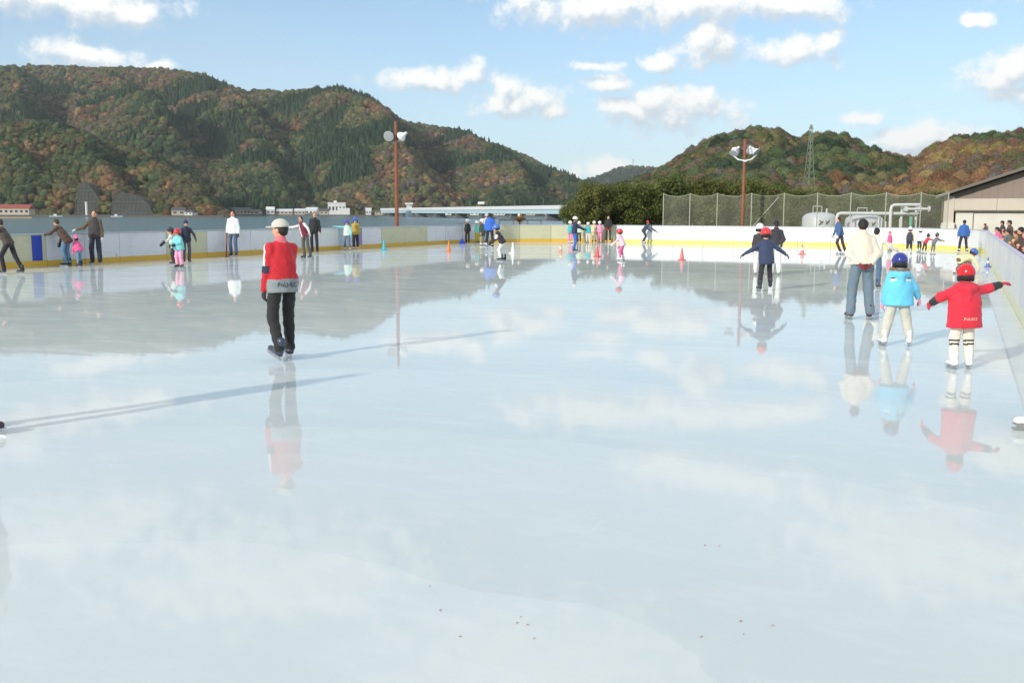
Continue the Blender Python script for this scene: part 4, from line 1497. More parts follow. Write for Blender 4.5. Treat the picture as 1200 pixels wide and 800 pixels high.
pylon(948, 146, 214, 213, 'slender green lattice pylon on the rounded wooded hill', 1.7)
pylon(33, 158, 190, 800, 'faint lattice pylon on the dark wooded spur', 5.0)
mq = at_depth(742, 186, 2640)
mast = empty('hilltop_mast', (mq.x, 2640, mq.z - 30), 0, 'thin mast on top of the bluish distant hill', 'mast')
MB().tube([(0, 0, 0), (0, 0, 30)], [1.0, 0.5], 6).build('shaft', M_PYL, mast)
MB().tube([(-2.5, 0, 26), (2.5, 0, 26)], 0.5, 5).build('cross_arm', M_PYL, mast)

# ------------------------------------------------------------------ dry grass clump and low rail behind the corner
def dry_clump():
    p = at_depth(609, 262, 72.0)
    root = empty('dry_grass_clump', (p.x, 72.0, -0.05), 0, 'round golden clump of dry grass behind the curved corner barrier', 'plant')
    rng = np.random.default_rng(5)
    V = []; F = []
    for k in range(900):
        d = rng.normal(size=3); d /= np.linalg.norm(d)
        d[2] = abs(d[2]) * 0.9 + 0.15 if k % 3 else d[2] * 0.6
        b = np.array([0, 0, 1.36]) + d * 0.05
        ln_ = rng.uniform(0.28, 0.42)
        t = b + d * ln_
        s = np.cross(d, [0.3, 0.2, 1]); s = s / np.linalg.norm(s) * 0.012
        o = len(V)
        V += [b - s, b + s, t + s * 0.3, t - s * 0.3]
        F.append((o, o + 1, o + 2, o + 3))
    me = mesh_np('foliage', np.array(V), np.array(F), False)
    me.materials.append(paint('dry_grass', (0.42, 0.27, 0.11), 0.8, 0.3, 6.0))
    link_mesh('foliage', me, root)
    MB().tube([(0, 0, 0), (0.02, 0, 0.7), (0, 0, 1.4)], [0.08, 0.06, 0.04], 7).build('stem', BARK, root, True)
    MB().lathe([(0.05, 1.6), (0.09, 1.64), (0.09, 1.78), (0.04, 1.86)], (-0.05, -0.1, 0), 10).build('cap', H_WHITE, root, True)


dry_clump()
pa = at_depth(585, 258, 74.0); pb = at_depth(634, 257.5, 76.0)
rl = empty('handrail', (pa.x, pa.y, -0.05), math.atan2(pb.y - pa.y, pb.x - pa.x), 'low dark handrail behind the corner barrier near the dry grass clump', 'railing')
rlen = (pb - pa).length
MB().tube([(0, 0, pa.z + 0.05), (rlen, 0, pa.z + 0.05)], 0.05, 8).build('rail', P_POST, rl, True)
MB().tube([(0, 0, pa.z - 0.4), (rlen, 0, pa.z - 0.4)], 0.035, 8).build('rail', P_POST, rl, True)
for k in range(4):
    MB().tube([(rlen * k / 3, 0, 0), (rlen * k / 3, 0, pa.z + 0.05)], 0.04, 8).build('post', P_POST, rl, True)
# ================================================================== FIGURES: smooth blended solids meshed by surface nets
def nrm(v):
    v = np.asarray(v, float)
    return v / max(np.linalg.norm(v), 1e-9)


class Cone:
    """rounded cone from a to b; optional elliptical section along axis X"""
    def __init__(self, name, a, b, ra, rb, X=None, wx=1.0, wy=1.0):
        self.name = name
        self.a = np.asarray(a, float); self.b = np.asarray(b, float); self.ra, self.rb = ra, rb
        ab = self.b - self.a
        self.L = np.linalg.norm(ab)
        self.Z = ab / max(self.L, 1e-9)
        X = nrm(np.cross(self.Z, [0.31, 0.77, 0.2])) if X is None else nrm(np.asarray(X, float) - self.Z * np.dot(X, self.Z))
        self.X = X; self.Y = np.cross(self.Z, X); self.wx, self.wy = wx, wy

    def bounds(self):
        r = max(self.ra, self.rb) * max(self.wx, self.wy)
        return np.minimum(self.a, self.b) - r, np.maximum(self.a, self.b) + r

    def dist(self, P):
        q = P - self.a
        z = q @ self.Z
        zc = np.clip(z, 0, self.L)
        t = zc / max(self.L, 1e-9)
        x = (q @ self.X) / self.wx; y = (q @ self.Y) / self.wy
        r = self.ra + (self.rb - self.ra) * t
        return (np.sqrt(x * x + y * y + (z - zc) ** 2) - r) * min(1.0, min(self.wx, self.wy)), t


class Ell:
    def __init__(self, name, c, r, M=None):
        self.name = name; self.c = np.asarray(c, float); self.r = np.asarray(r, float)
        self.M = np.eye(3) if M is None else np.asarray(M, float)

    def bounds(self):
        m = self.r.max()
        return self.c - m, self.c + m

    def dist(self, P):
        q = ((P - self.c) @ self.M) / self.r
        k = np.linalg.norm(q, axis=-1)
        return (k - 1) * self.r.min(), np.zeros(q.shape[:-1])


def smin(a, b, k):
    h = np.clip(0.5 + 0.5 * (b - a) / k, 0, 1)
    return b + (a - b) * h - k * h * (1 - h)


class Solid:
    def __init__(self, prims, k=0.03, cuts=(), wrinkle=0.0, seed=0):
        self.prims, self.k, self.cuts, self.wr, self.seed = prims, k, cuts, wrinkle, seed

    def finish(self, d, P):
        if self.wr > 0:
            s = self.seed
            x, y, z = P[..., 0], P[..., 1], P[..., 2]
            w1 = np.sin(z * 27 + 5 * np.sin(x * 9 + s) + 4 * np.sin(y * 11 + s * 2) + 3 * np.sin(z * 7 + s))
            w2 = np.sin(x * 31 + z * 21 + 4 * np.sin(z * 9 + s * 3)) * np.sin(y * 27 - z * 15 + 3 * np.sin(x * 13 + s))
            w3 = np.sin((x + z) * 58 + 5 * np.sin(y * 14 + s)) * np.sin((y - z) * 47 + 4 * np.sin(x * 10))
            env = 0.55 + 0.45 * np.sin(z * 5.3 + s * 1.7 + 2 * np.sin(x * 6))
            d = d + self.wr * (0.6 * w1 * env + 0.6 * w2 + 0.3 * w3)
        for (p, n) in self.cuts:        # keep the side the normal points away from
            d = np.maximum(d, (P - p) @ n)
        return d

    def eval(self, P):
        d = None
        for pr in self.prims:
            e, _ = pr.dist(P)
            d = e if d is None else smin(d, e, self.k)
        return self.finish(d, P)

    def mesh(self, name, h):
        lo = np.min([p.bounds()[0] for p in self.prims], 0) - 3 * h - self.k
        hi = np.max([p.bounds()[1] for p in self.prims], 0) + 3 * h + self.k
        n = np.ceil((hi - lo) / h).astype(int) + 1
        ax = [lo[i] + h * np.arange(n[i]) for i in range(3)]
        D = np.full(n, 1.0)
        for p in self.prims:
            b0, b1 = p.bounds()
            pad = self.k * 1.2 + 2 * h
            s = [slice(max(0, int((b0[i] - pad - lo[i]) / h)), min(n[i], int((b1[i] + pad - lo[i]) / h) + 2)) for i in range(3)]
            G = np.stack(np.meshgrid(ax[0][s[0]], ax[1][s[1]], ax[2][s[2]], indexing='ij'), -1)
            e, _ = p.dist(G)
            D[s[0], s[1], s[2]] = smin(D[s[0], s[1], s[2]], e, self.k)
        if self.cuts or self.wr > 0:
            G = np.stack(np.meshgrid(*ax, indexing='ij'), -1)
            D = self.finish(D, G)
        V, F = surface_nets(D, lo, h)
        return V, F


def surface_nets(D, lo, h):
    I = D < 0
    c = np.zeros(np.array(D.shape) - 1, int)
    nx, ny, nz = c.shape
    acc = np.zeros((nx, ny, nz, 3)); cnt = np.zeros((nx, ny, nz))
    for axis in range(3):
        for o1 in (0, 1):
            for o2 in (0, 1):
                off = [0, 0, 0]
                oth = [i for i in range(3) if i != axis]
                off[oth[0]] = o1; off[oth[1]] = o2
                s0 = tuple(slice(off[i], off[i] + c.shape[i]) for i in range(3))
                off2 = list(off); off2[axis] = 1
                s1 = tuple(slice(off2[i], off2[i] + c.shape[i]) for i in range(3))
                d0 = D[s0]; d1 = D[s1]
                m = I[s0] != I[s1]
                den = np.where(m, d0 - d1, 1.0)
                t = np.where(m, d0 / den, 0)
                cnt += m
                acc[..., axis] += np.where(m, t, 0)
                acc[..., oth[0]] += np.where(m, o1, 0)
                acc[..., oth[1]] += np.where(m, o2, 0)
    act = cnt > 0
    idx = np.full(c.shape, -1)
    idx[act] = np.arange(act.sum())
    g = np.argwhere(act)
    V = lo + h * (g + acc[act] / cnt[act][:, None])
    F = []
    for axis in range(3):
        b, e = [(1, 2), (2, 0), (0, 1)][axis]
        s0 = [slice(1, -1)] * 3; s0[axis] = slice(0, -1)
        s1 = [slice(1, -1)] * 3; s1[axis] = slice(1, None)
        A = I[tuple(s0)]; B = I[tuple(s1)]
        for flip, msk in ((False, A & ~B), (True, ~A & B)):
            p = np.argwhere(msk)
            if len(p) == 0:
                continue
            p = p + 1
            p[:, axis] -= 1
            def cell(db, de):
                q = p.copy(); q[:, b] += db; q[:, e] += de
                return idx[q[:, 0], q[:, 1], q[:, 2]]
            q = np.stack([cell(-1, -1), cell(0, -1), cell(0, 0), cell(-1, 0)], 1)
            F.append(q[:, ::-1] if flip else q)
    F = np.concatenate(F)
    F = F[(F >= 0).all(1)]
    return V, F


def solid_obj(name, solid, h, mat, parent, classify=None, mats=None):
    V, F = solid.mesh(name, h)
    me = mesh_np(name, V, F)
    if classify is None:
        me.materials.append(mat)
    else:
        for m in mats:
            me.materials.append(m)
        C = V[F].mean(1)
        ds = []; ts = []
        for p in solid.prims:
            d, t = p.dist(C); ds.append(d); ts.append(t)
        ds = np.array(ds); ts = np.array(ts)
        k = ds.argmin(0)
        nm = np.array([p.name for p in solid.prims])[k]
        tt = ts[k, np.arange(len(k))]
        mi = classify(nm, tt, C)
        me.polygons.foreach_set('material_index', mi.astype(np.int32))
    return link_mesh(name, me, parent)


# ------------------------------------------------------------------ shared pieces: headgear, skates, gloves
def shared(name, solid, h):
    V, F = solid.mesh(name, h)
    return mesh_np(name, V, F)


HEAD_C = np.array([0, 0.0, 0.125])
hairN = Solid([Ell('h', (0, -0.014, 0.142), (0.087, 0.104, 0.103)), Ell('h', (0, -0.05, 0.09), (0.072, 0.058, 0.06))], 0.02,
              [(np.array([0, 0.052, 0.165]), nrm((0, 1.0, -0.75)))], 0.007, 2)
HG = {
    'hair': shared('hair_short', hairN, 0.009),
    'long': shared('hair_long', Solid(hairN.prims + [Cone('l', (0, -0.06, 0.1), (0, -0.075, -0.06), 0.075, 0.06, (1, 0, 0), 1.1, 0.7)], 0.02, hairN.cuts, 0.007, 5), 0.009),
    'helmet': shared('helmet_shell', Solid([Ell('s', (0, -0.006, 0.152), (0.108, 0.132, 0.118)), Cone('r', (-0.06, 0.1, 0.155), (0.06, 0.1, 0.155), 0.02, 0.02)], 0.02,
                                          [(np.array([0, 0, 0.108]), nrm((0, -0.12, -1.0)))]), 0.009),
    'liner': shared('helmet_liner', Solid([Ell('s', (0, -0.02, 0.125), (0.094, 0.108, 0.09)), Ell('e', (0.082, -0.005, 0.08), (0.022, 0.035, 0.04)), Ell('e', (-0.082, -0.005, 0.08), (0.022, 0.035, 0.04))], 0.02,
                                         [(np.array([0, 0.05, 0.1]), nrm((0, 1.0, -0.3))), (np.array([0, 0, 0.125]), nrm((0, 0.0, 1.0)))]), 0.009),
    'cap': shared('cap_crown', Solid([Ell('s', (0, -0.008, 0.165), (0.098, 0.116, 0.092))], 0.02,
                                    [(np.array([0, 0, 0.142]), nrm((0, -0.06, -1.0)))]), 0.008),
    'beanie': shared('knit_hat', Solid([Ell('s', (0, -0.012, 0.158), (0.096, 0.113, 0.112)), Ell('p', (0, -0.02, 0.275), (0.03, 0.03, 0.028))], 0.02,
                                      [(np.array([0, 0, 0.112]), nrm((0, -0.2, -1.0)))], 0.002), 0.009),
}
brimS = Solid([Ell('b', (0, 0.115, 0.150), (0.085, 0.085, 0.014))], 0.01, [])
HG['brim'] = shared('cap_brim', brimS, 0.007)

boot_solid = Solid([Cone('sh', (0, -0.035, 0.10), (0, -0.045, 0.245), 0.05, 0.056, (1, 0, 0), 0.92, 1.1),
                    Cone('ft', (0, -0.055, 0.09), (0, 0.125, 0.085), 0.047, 0.04, (1, 0, 0), 0.95, 0.9)], 0.04,
                   [(np.array([0, 0, 0.062]), np.array([0, 0, -1.0]))])
BOOT_HI = shared('skate_boot', boot_solid, 0.011)
BOOT_LO = shared('skate_boot_far', boot_solid, 0.022)


def blade_mesh():
    m = MB()
    m.box((0, 0.03, 0.057), (0.062, 0.27, 0.012), None, 0.003)
    m.box((0, -0.055, 0.041), (0.022, 0.06, 0.026), None, 0.003)
    m.box((0, 0.105, 0.041), (0.022, 0.06, 0.026), None, 0.003)
    # blade with a turned-up toe
    pr = [(-0.115, 0.004), (-0.1, 0.0), (0.15, 0.0), (0.175, 0.012), (0.18, 0.03), (-0.12, 0.03)]
    V = [(sx * 0.0025, y, z) for sx in (-1, 1) for y, z in pr]
    n = len(pr)
    F = [tuple(range(n)), tuple(reversed(range(n, 2 * n)))] + [(i + n, (i + 1) % n + n, (i + 1) % n, i) for i in range(n)]
    m.add(V, F)
    return m.mesh('skate_blade')


BLADE = blade_mesh()


def hand_solid():
    """relaxed hand: wrist at origin, fingers along +Y, palm facing -Z, thumb leaving the +X side"""
    pr = [Cone('palm', (0, 0.0, 0), (0, 0.075, -0.002), 0.026, 0.03, (1, 0, 0), 1.35, 0.62)]
    for x, ln, sp in ((0.031, 0.068, 0.1), (0.0105, 0.078, 0.02), (-0.0105, 0.072, -0.05), (-0.031, 0.055, -0.14)):
        a = np.array([x, 0.088, -0.002]); b = a + np.array([sp * 0.4, 0.9, -0.35]) * ln * 0.5; c = b + np.array([sp * 0.2, 0.6, -0.75]) * ln * 0.55
        pr += [Cone('f', a, b, 0.0108, 0.0098), Cone('f', b, c, 0.0098, 0.0085)]
    a = np.array([0.03, 0.03, -0.006]); b = np.array([0.058, 0.058, -0.02]); c = np.array([0.064, 0.088, -0.03])
    pr += [Cone('t', a, b, 0.016, 0.0125), Cone('t', b, c, 0.0125, 0.0105)]
    return Solid(pr, 0.006)


HAND_HI = shared('glove_hand', hand_solid(), 0.0048)
HAND_LO = shared('glove_hand_far', hand_solid(), 0.009)

ADULT = dict(hipw=0.095, thigh=0.425, shin=0.415, ank=0.15, torso=0.53, shw=0.162, ua=0.285, fa=0.25, neck=0.06, hs=1.0, r=1.0)
KID = dict(hipw=0.082, thigh=0.335, shin=0.325, ank=0.15, torso=0.47, shw=0.132, ua=0.235, fa=0.2, neck=0.03, hs=1.22, r=0.93)


def ik(h, f, l1, l2, fwd):
    d = f - h; L_ = np.linalg.norm(d)
    if L_ > (l1 + l2) * 0.999:
        L_ = (l1 + l2) * 0.999
    d = nrm(d)
    a = (l1 * l1 - l2 * l2 + L_ * L_) / (2 * L_)
    b = math.sqrt(max(l1 * l1 - a * a, 0))
    f2 = nrm(fwd - d * np.dot(fwd, d))
    return h + d * a + f2 * b


def rot(axis, deg):
    return np.array(Matrix.Rotation(R(deg), 3, axis))


def clamp_old(p):
    u, v = UV(p)
    m = 0.55
    v = min(max(v, V_LEFT + m), V_RIGHT - 0.12); u = min(u, U_FAR - m)
    for cv in (V_LEFT + RAD, V_RIGHT - RAD):
        cu = U_FAR - RAD
        if u > cu and ((cv < -10 and v < cv) or (cv > -10 and v > cv)):
            d = math.hypot(v - cv, u - cu)
            if d > RAD - m:
                v = cv + (v - cv) * (RAD - m) / d; u = cu + (u - cu) * (RAD - m) / d
    return W(u, v)


def clamp_rink(p):
    """pull a point towards the camera until it stands on the ice"""
    for k in range(400):
        q = p * (1 - k * 0.001)
        if (clamp_old(q) - q).length < 1e-4:
            return Vector((q.x, q.y, 0))
    return clamp_old(p)


DOWN = [((-0.2, 0.02, -1), (-0.06, 0.22, -1)), ((0.2, 0.02, -1), (0.06, 0.22, -1))]
REPORT = []


def person(label, x=None, y=None, hpx=None, hd=0, kid=False, J=(60, 60, 60), T=(40, 40, 45), hat='hair', hatc=None, skate=(40, 40, 42), glove=None,
           lean=0, side=0, twist=0, feet=((-0.1, 0), (0.1, 0)), crouch=0.985, arms=DOWN, head=(0, 0), puff=1.0, loose=1.0, hem=-0.06, sleeve=None,
           hemband=None, regions=None, hood=False, fur=None, socks=None, loc=None, height=None, voxel=None, group='skaters on the ice', shoes=False, hair=HAIR, shin=None):
    d = KID if kid else ADULT
    if loc is None:
        p = on_ground(x, y)
        p = clamp_rink(p)
    else:
        p = Vector(loc)
    dist = p.length
    feet = [tuple(f) + (0,) * (3 - len(f)) for f in feet]
    hipz = d['ank'] + crouch * (d['thigh'] + d['shin'])
    hip = np.array([0, 0, hipz])
    Rt = rot('Z', -twist) @ rot('Y', side) @ rot('X', -lean)
    right, fwd, up = Rt[:, 0], Rt[:, 1], Rt[:, 2]
    J_ = {}
    ankles = []; knees = []; hips = []
    for i, sx in enumerate((-1, 1)):
        fx, fy, lz = feet[i][:3]
        hp = hip + np.array([sx * d['hipw'], 0, 0])
        an = np.array([fx, fy, d['ank'] + lz])
        # keep the leg within reach
        v = an - hp
        mx = (d['thigh'] + d['shin']) * 0.998
        if np.linalg.norm(v) > mx and lz == 0:
            hz_ = math.sqrt(max(mx * mx - v[0] ** 2 - v[1] ** 2, 0.1)) + d['ank']
            hip[2] = min(hip[2], hz_)
    for i, sx in enumerate((-1, 1)):
        fx, fy, lz = feet[i][:3]
        hp = hip + np.array([sx * d['hipw'], 0, 0])
        an = np.array([fx, fy, d['ank'] + lz])
        kn = ik(hp, an, d['thigh'], d['shin'], np.array([0.12 * sx, 1.0, 0.15]))
        hips.append(hp); knees.append(kn); ankles.append(an)
    neck = hip + up * d['torso']
    hu = nrm(up * 0.5 + np.array([0, 0, 0.5]))
    htop0 = neck + hu * d['neck'] * 0.75
    Rh = rot('Z', -head[1] - twist * 0.5) @ rot('X', -head[0])
    hs = d['hs']
    shl = [hip + up * d['torso'] * 0.86 - right * d['shw'], hip + up * d['torso'] * 0.86 + right * d['shw']]
    elb = [shl[i] + nrm(arms[i][0]) * d['ua'] for i in range(2)]
    wri = [elb[i] + nrm(arms[i][1]) * d['fa'] for i in range(2)]
    top = (htop0 + Rh @ np.array([0, 0, 0.262 if hat != 'hair' and hat != 'long' else 0.243]) * hs)[2]
    if height is None:
        height = hpx / FPX * p.y
    s = height / top
    mean = np.mean([a[:2] for a, f in zip(ankles, feet) if f[2] < 0.03] or [[0, 0]], 0)
    sh = np.array([mean[0], mean[1], 0])
    T3 = lambda q: (np.asarray(q) - sh) * s
    hip, neck, htop0 = T3(hip), T3(neck), T3(htop0)
    hips = [T3(q) for q in hips]; knees = [T3(q) for q in knees]; ankles = [T3(q) for q in ankles]
    shl = [T3(q) for q in shl]; elb = [T3(q) for q in elb]; wri = [T3(q) for q in wri]
    hs *= s
    rr = d['r'] * s
    to = d['torso'] * s
    full = s * (d['ank'] + d['thigh'] + d['shin'] + d['torso'] + d['neck']) + 0.25 * hs
    REPORT.append((label[:44], round(dist, 1), round(full, 2)))
    if voxel is None:
        voxel = 0.0105 if dist < 15 else 0.018 if dist < 24 else 0.024 if dist < 40 else 0.03
    seed = len(REPORT)
    near = dist < 24
    root = empty('person', (p.x, p.y, p.z), -R(hd), label, 'person', group)

    # ---------------- body (skin), one continuous figure
    HM = lambda q: htop0 + Rh @ (np.asarray(q) * hs)
    B = [Ell('head', HM((0, -0.004, 0.138)), np.array((0.077, 0.096, 0.104)) * hs, Rh),
         Ell('head', HM((0, 0.028, 0.075)), np.array((0.058, 0.063, 0.072)) * hs, Rh),
         Cone('nose', HM((0, 0.088, 0.118)), HM((0, 0.104, 0.09)), 0.010 * hs, 0.015 * hs),
         Ell('ear', HM((0.077, -0.008, 0.108)), np.array((0.012, 0.022, 0.032)) * hs, Rh),
         Ell('ear', HM((-0.077, -0.008, 0.108)), np.array((0.012, 0.022, 0.032)) * hs, Rh),
         Cone('neck', neck - up * 0.06 * s, HM((0, -0.012, 0.06)), 0.056 * rr, 0.052 * hs),
         Cone('trunk', hip, hip + up * to * 0.85, 0.1 * rr, 0.1 * rr, right, 1.2, 0.8),
         Cone('sh', shl[0], shl[1], 0.045 * rr, 0.045 * rr)]
    for i in range(2):
        B += [Cone('arm', shl[i], elb[i], 0.042 * rr, 0.036 * rr), Cone('arm', elb[i], wri[i], 0.036 * rr, 0.027 * rr),
              Cone('leg', hips[i], knees[i], 0.068 * rr, 0.05 * rr), Cone('leg', knees[i], ankles[i], 0.05 * rr, 0.04 * rr)]

    def face(nm, t, C):
        q = ((C - htop0) @ Rh) / hs
        mi = np.zeros(len(C))
        for ex in (-0.031, 0.031):
            mi[(np.abs(q[:, 0] - ex) < 0.014) & (np.abs(q[:, 2] - 0.122) < 0.008) & (q[:, 1] > 0.05)] = 1
        mi[(np.abs(q[:, 0]) < 0.022) & (np.abs(q[:, 2] - 0.057) < 0.007) & (q[:, 1] > 0.05)] = 2
        return mi
    solid_obj('body', Solid(B, 0.016), min(voxel, 0.022), SKIN, root, face, [SKIN, EYE, LIP])

    # ---------------- jacket
    pf = puff * rr
    base = hip + up * hem * s
    C = [Cone('torso', hip + up * (hem + 0.02) * s, hip + up * to * 0.45, 0.162 * pf, 0.148 * pf, right, 1.22, 0.92),
         Cone('torso', hip + up * to * 0.45, hip + up * to * 0.80, 0.145 * pf, 0.128 * pf, right, 1.2, 0.88),
         Cone('yoke', shl[0], shl[1], 0.056 * pf, 0.056 * pf),
         Cone('torso', hips[0] + up * 0.03 * s, hips[1] + up * 0.03 * s, 0.106 * rr * max(puff, 1.05), 0.106 * rr * max(puff, 1.05)),
         Cone('collar', hip + up * to * 0.84, neck + hu * (0.035 if puff > 1.01 else 0.02) * s, 0.105 * pf, 0.07 * rr * (0.5 + 0.5 * puff))]
    for i, nm in enumerate(('larm', 'rarm')):
        C += [Cone(nm + '_upper', shl[i], elb[i], 0.059 * pf, 0.053 * pf), Cone(nm + '_fore', elb[i], wri[i], 0.054 * pf, 0.043 * pf)]
    if hood:
        bk = -fwd
        c0 = neck - up * 0.02 * s
        hp_ = [c0 - right * 0.125 * s + up * 0.03 * s, c0 - right * 0.095 * s + bk * 0.10 * s + up * 0.005 * s, c0 + bk * 0.15 * s - up * 0.02 * s,
               c0 + right * 0.095 * s + bk * 0.10 * s + up * 0.005 * s, c0 + right * 0.125 * s + up * 0.03 * s]
        for k in range(4):
            C.append(Cone('hood', hp_[k], hp_[k + 1], (0.04, 0.048, 0.055, 0.048)[k] * s, (0.048, 0.055, 0.048, 0.04)[k] * s))
        C.append(Cone('hood', c0 + bk * 0.13 * s - up * 0.02 * s, c0 + bk * 0.165 * s - up * 0.15 * s, 0.065 * s, 0.035 * s))
    jm = fabric(*J)
    mats = [jm]
    regs = []
    if sleeve:
        mats.append(fabric(*sleeve)); regs.append((lambda nm, t, q: np.char.find(nm, 'arm') >= 0, len(mats) - 1))
    if hemband:
        mats.append(fabric(*hemband[0])); hb = hemband[1] * s
        regs.append((lambda nm, t, q, hb=hb: ((q - base) @ up < hb) & (np.char.find(nm, 'arm') < 0), len(mats) - 1))
    for (fn, colr) in (regions or []):
        mats.append(fabric(*colr)); regs.append((fn, len(mats) - 1))
    info = dict(s=s, up=up, right=right, fwd=fwd, hip=hip, shl=shl, elb=elb, wri=wri, neck=neck, to=to, base=base)

    def cls(nm, t, q):
        mi = np.zeros(len(q))
        for fn, k in regs:
            try:
                msk = fn(nm, t, q)
            except TypeError:
                msk = fn(nm, t, q, info)
            mi[msk] = k
        return mi
    js = Solid(C, 0.035 * s, [(base, -up)], 0.0062 * s if near else 0.003 * s, seed)
    jo = solid_obj('jacket', js, voxel, jm, root, cls, mats)
    if fur:
        fp_ = hp_
        FS = Solid([Cone('f', fp_[k] + up * 0.05 * s + fwd * 0.02 * s, fp_[k + 1] + up * 0.05 * s + fwd * 0.02 * s, 0.042 * s, 0.042 * s) for k in range(4)], 0.02, [], 0.009 * s, 3)
        solid_obj('fur_trim', FS, min(voxel, 0.012), fabric(*fur), jo)

    # ---------------- trousers
    lo = loose * rr
    tm_ = fabric(*T)
    PT = [Cone('pelvis', hips[0] + up * 0.02 * s, hips[1] + up * 0.02 * s, 0.092 * rr, 0.092 * rr),
          Cone('waist', hip, hip + up * 0.13 * s, 0.118 * rr, 0.11 * rr, right, 1.15, 0.85)]
    for i in range(2):
        low = ankles[i] + (knees[i] - ankles[i]) * (0.12 if kid or shoes else 0.0) + np.array([0, -0.024 * s if not kid else 0.0, 0])
        PT += [Cone('thigh', hips[i], knees[i], 0.086 * rr * (0.6 + 0.4 * loose), 0.07 * lo), Cone('shin', knees[i], low, 0.068 * lo, max(0.062 * lo, 0.066 * s))]
    tmats = [tm_]; tf = None
    if shin:
        tmats.append(fabric(*shin[0]))
        def tf(nm, t, q, bands=shin[1]):
            mi = np.zeros(len(q))
            for a, b in bands:
                mi[(nm == 'shin') & (t > a) & (t < b)] = 1
            return mi
    solid_obj('trousers', Solid(PT, 0.022 * s, [], 0.0075 * s if near else 0.003 * s, seed + 3), voxel, tm_, root, tf, tmats)
    if socks:
        for i in range(2):
            q = ankles[i]; dkn = nrm(knees[i] - ankles[i])
            MB().tube([q + dkn * 0.06 * s, q + dkn * 0.15 * s], [0.06 * rr, 0.064 * rr], 10).build('sock', fabric(*socks), root, True)

    # ---------------- headgear
    def headpiece(nm, key, mat, par=None):
        o = link_mesh(nm, HG[key], par if par is not None else root)
        if not HG[key].materials:
            HG[key].materials.append(mat)
        o.material_slots[0].link = 'OBJECT'; o.material_slots[0].material = mat
        if par is None:
            M = Matrix(Rh.tolist()).to_4x4()
            M = Matrix.Translation(Vector(htop0.tolist())) @ M @ Matrix.Scale(hs, 4)
            o.matrix_local = M
        return o
    if hat in ('hair', 'long'):
        headpiece('hair', hat, hair)
    elif hat == 'helmet':
        hl = headpiece('helmet', 'helmet', shiny(*hatc))
        headpiece('helmet_liner', 'liner', RUBBER, hl)
    elif hat == 'cap':
        headpiece('hair', 'hair', hair)
        cp = headpiece('cap', 'cap', fabric(*hatc))
        headpiece('cap_brim', 'brim', fabric(*hatc), cp)
    elif hat == 'beanie':
        headpiece('hair', 'hair', hair)
        headpiece('knit_hat', 'beanie', fabric(*hatc))

    # ---------------- gloves / hands
    gm = fabric(*glove) if glove else SKIN
    hmesh = HAND_HI if near else HAND_LO
    if not hmesh.materials:
        hmesh.materials.append(gm)
    for i, sx in enumerate((-1, 1)):
        f = Vector(nrm(wri[i] - elb[i]).tolist())
        inward = Vector((-right * sx).tolist())
        if abs(f.dot(inward)) > 0.85:
            inward = Vector((-up).tolist())
        pn = (inward - f * inward.dot(f)).normalized()     # palm normal, towards the body
        Yv = f; Zv = -pn; Xv = Yv.cross(Zv)
        M3 = Matrix((Xv, Yv, Zv)).transposed().to_4x4()
        o = link_mesh('glove' if glove else 'hand', hmesh, root)
        o.material_slots[0].link = 'OBJECT'; o.material_slots[0].material = gm
        thumb_fwd = Xv.dot(Vector(fwd.tolist())) >= -0.05
        gs = s * (1.18 if glove else 1.0) * (1.1 if kid else 1.0)
        o.matrix_local = Matrix.Translation(Vector((wri[i] - nrm(wri[i] - elb[i]) * 0.012 * s).tolist())) @ M3 @ Matrix.Diagonal((gs if thumb_fwd else -gs, gs, gs, 1))

    # ---------------- skates
    bm_ = BOOT_HI if near else BOOT_LO
    sm = shiny(*skate, rough=0.4)
    if not bm_.materials:
        bm_.materials.append(sm)
    if not BLADE.materials:
        BLADE.materials.append(STEEL)
    for i, sx in enumerate((-1, 1)):
        pitch = feet[i][3] if len(feet[i]) > 3 else 0
        yaw_ = sx * 11 + (feet[i][4] if len(feet[i]) > 4 else 0)
        o = link_mesh('shoe' if shoes else 'skate', bm_, root)
        o.material_slots[0].link = 'OBJECT'; o.material_slots[0].material = sm
        M = Matrix.Translation(Vector(ankles[i].tolist())) @ Matrix.Rotation(-R(yaw_), 4, 'Z') @ Matrix.Rotation(-R(pitch), 4, 'X') @ Matrix.Translation((0, 0.02 * s, -d['ank'] * s)) @ Matrix.Scale(s, 4)
        o.matrix_local = M
        if not shoes:
            link_mesh('blade', BLADE, o)
    return root, js, info, jo


def print_on(js, text, c, right, up, out, size, mat, parent, track=1.0):
    """lettering laid on a garment: every vertex is dropped onto the cloth"""
    cu = bpy.data.curves.new('lettering', 'FONT'); cu.body = text; cu.size = size; cu.align_x = 'CENTER'; cu.align_y = 'CENTER'; cu.space_character = track
    to_ = bpy.data.objects.new('lettering_tmp', cu); COL.objects.link(to_)
    dg = bpy.context.evaluated_depsgraph_get()
    me0 = bpy.data.meshes.new_from_object(to_.evaluated_get(dg))
    bpy.data.objects.remove(to_)
    bm = bmesh.new(); bm.from_mesh(me0)
    bmesh.ops.triangulate(bm, faces=bm.faces)
    bmesh.ops.subdivide_edges(bm, edges=bm.edges, cuts=2, use_grid_fill=True)
    V = np.array([v.co[:] for v in bm.verts])
    P = c + np.outer(V[:, 0], right) + np.outer(V[:, 1], up) + out * 0.35
    for _ in range(40):
        P = P - out * np.clip(js.eval(P) - 0.0075, -0.02, 0.05)[:, None] * 0.8
    for v, q in zip(bm.verts, P):
        v.co = q.tolist()
    me = bpy.data.meshes.new('lettering'); bm.to_mesh(me); bm.free()
    me.materials.append(mat)
    return link_mesh('lettering', me, parent)
# ================================================================== PEOPLE
def A(l1, l2, r1, r2):
    return [(l1, l2), (r1, r2)]


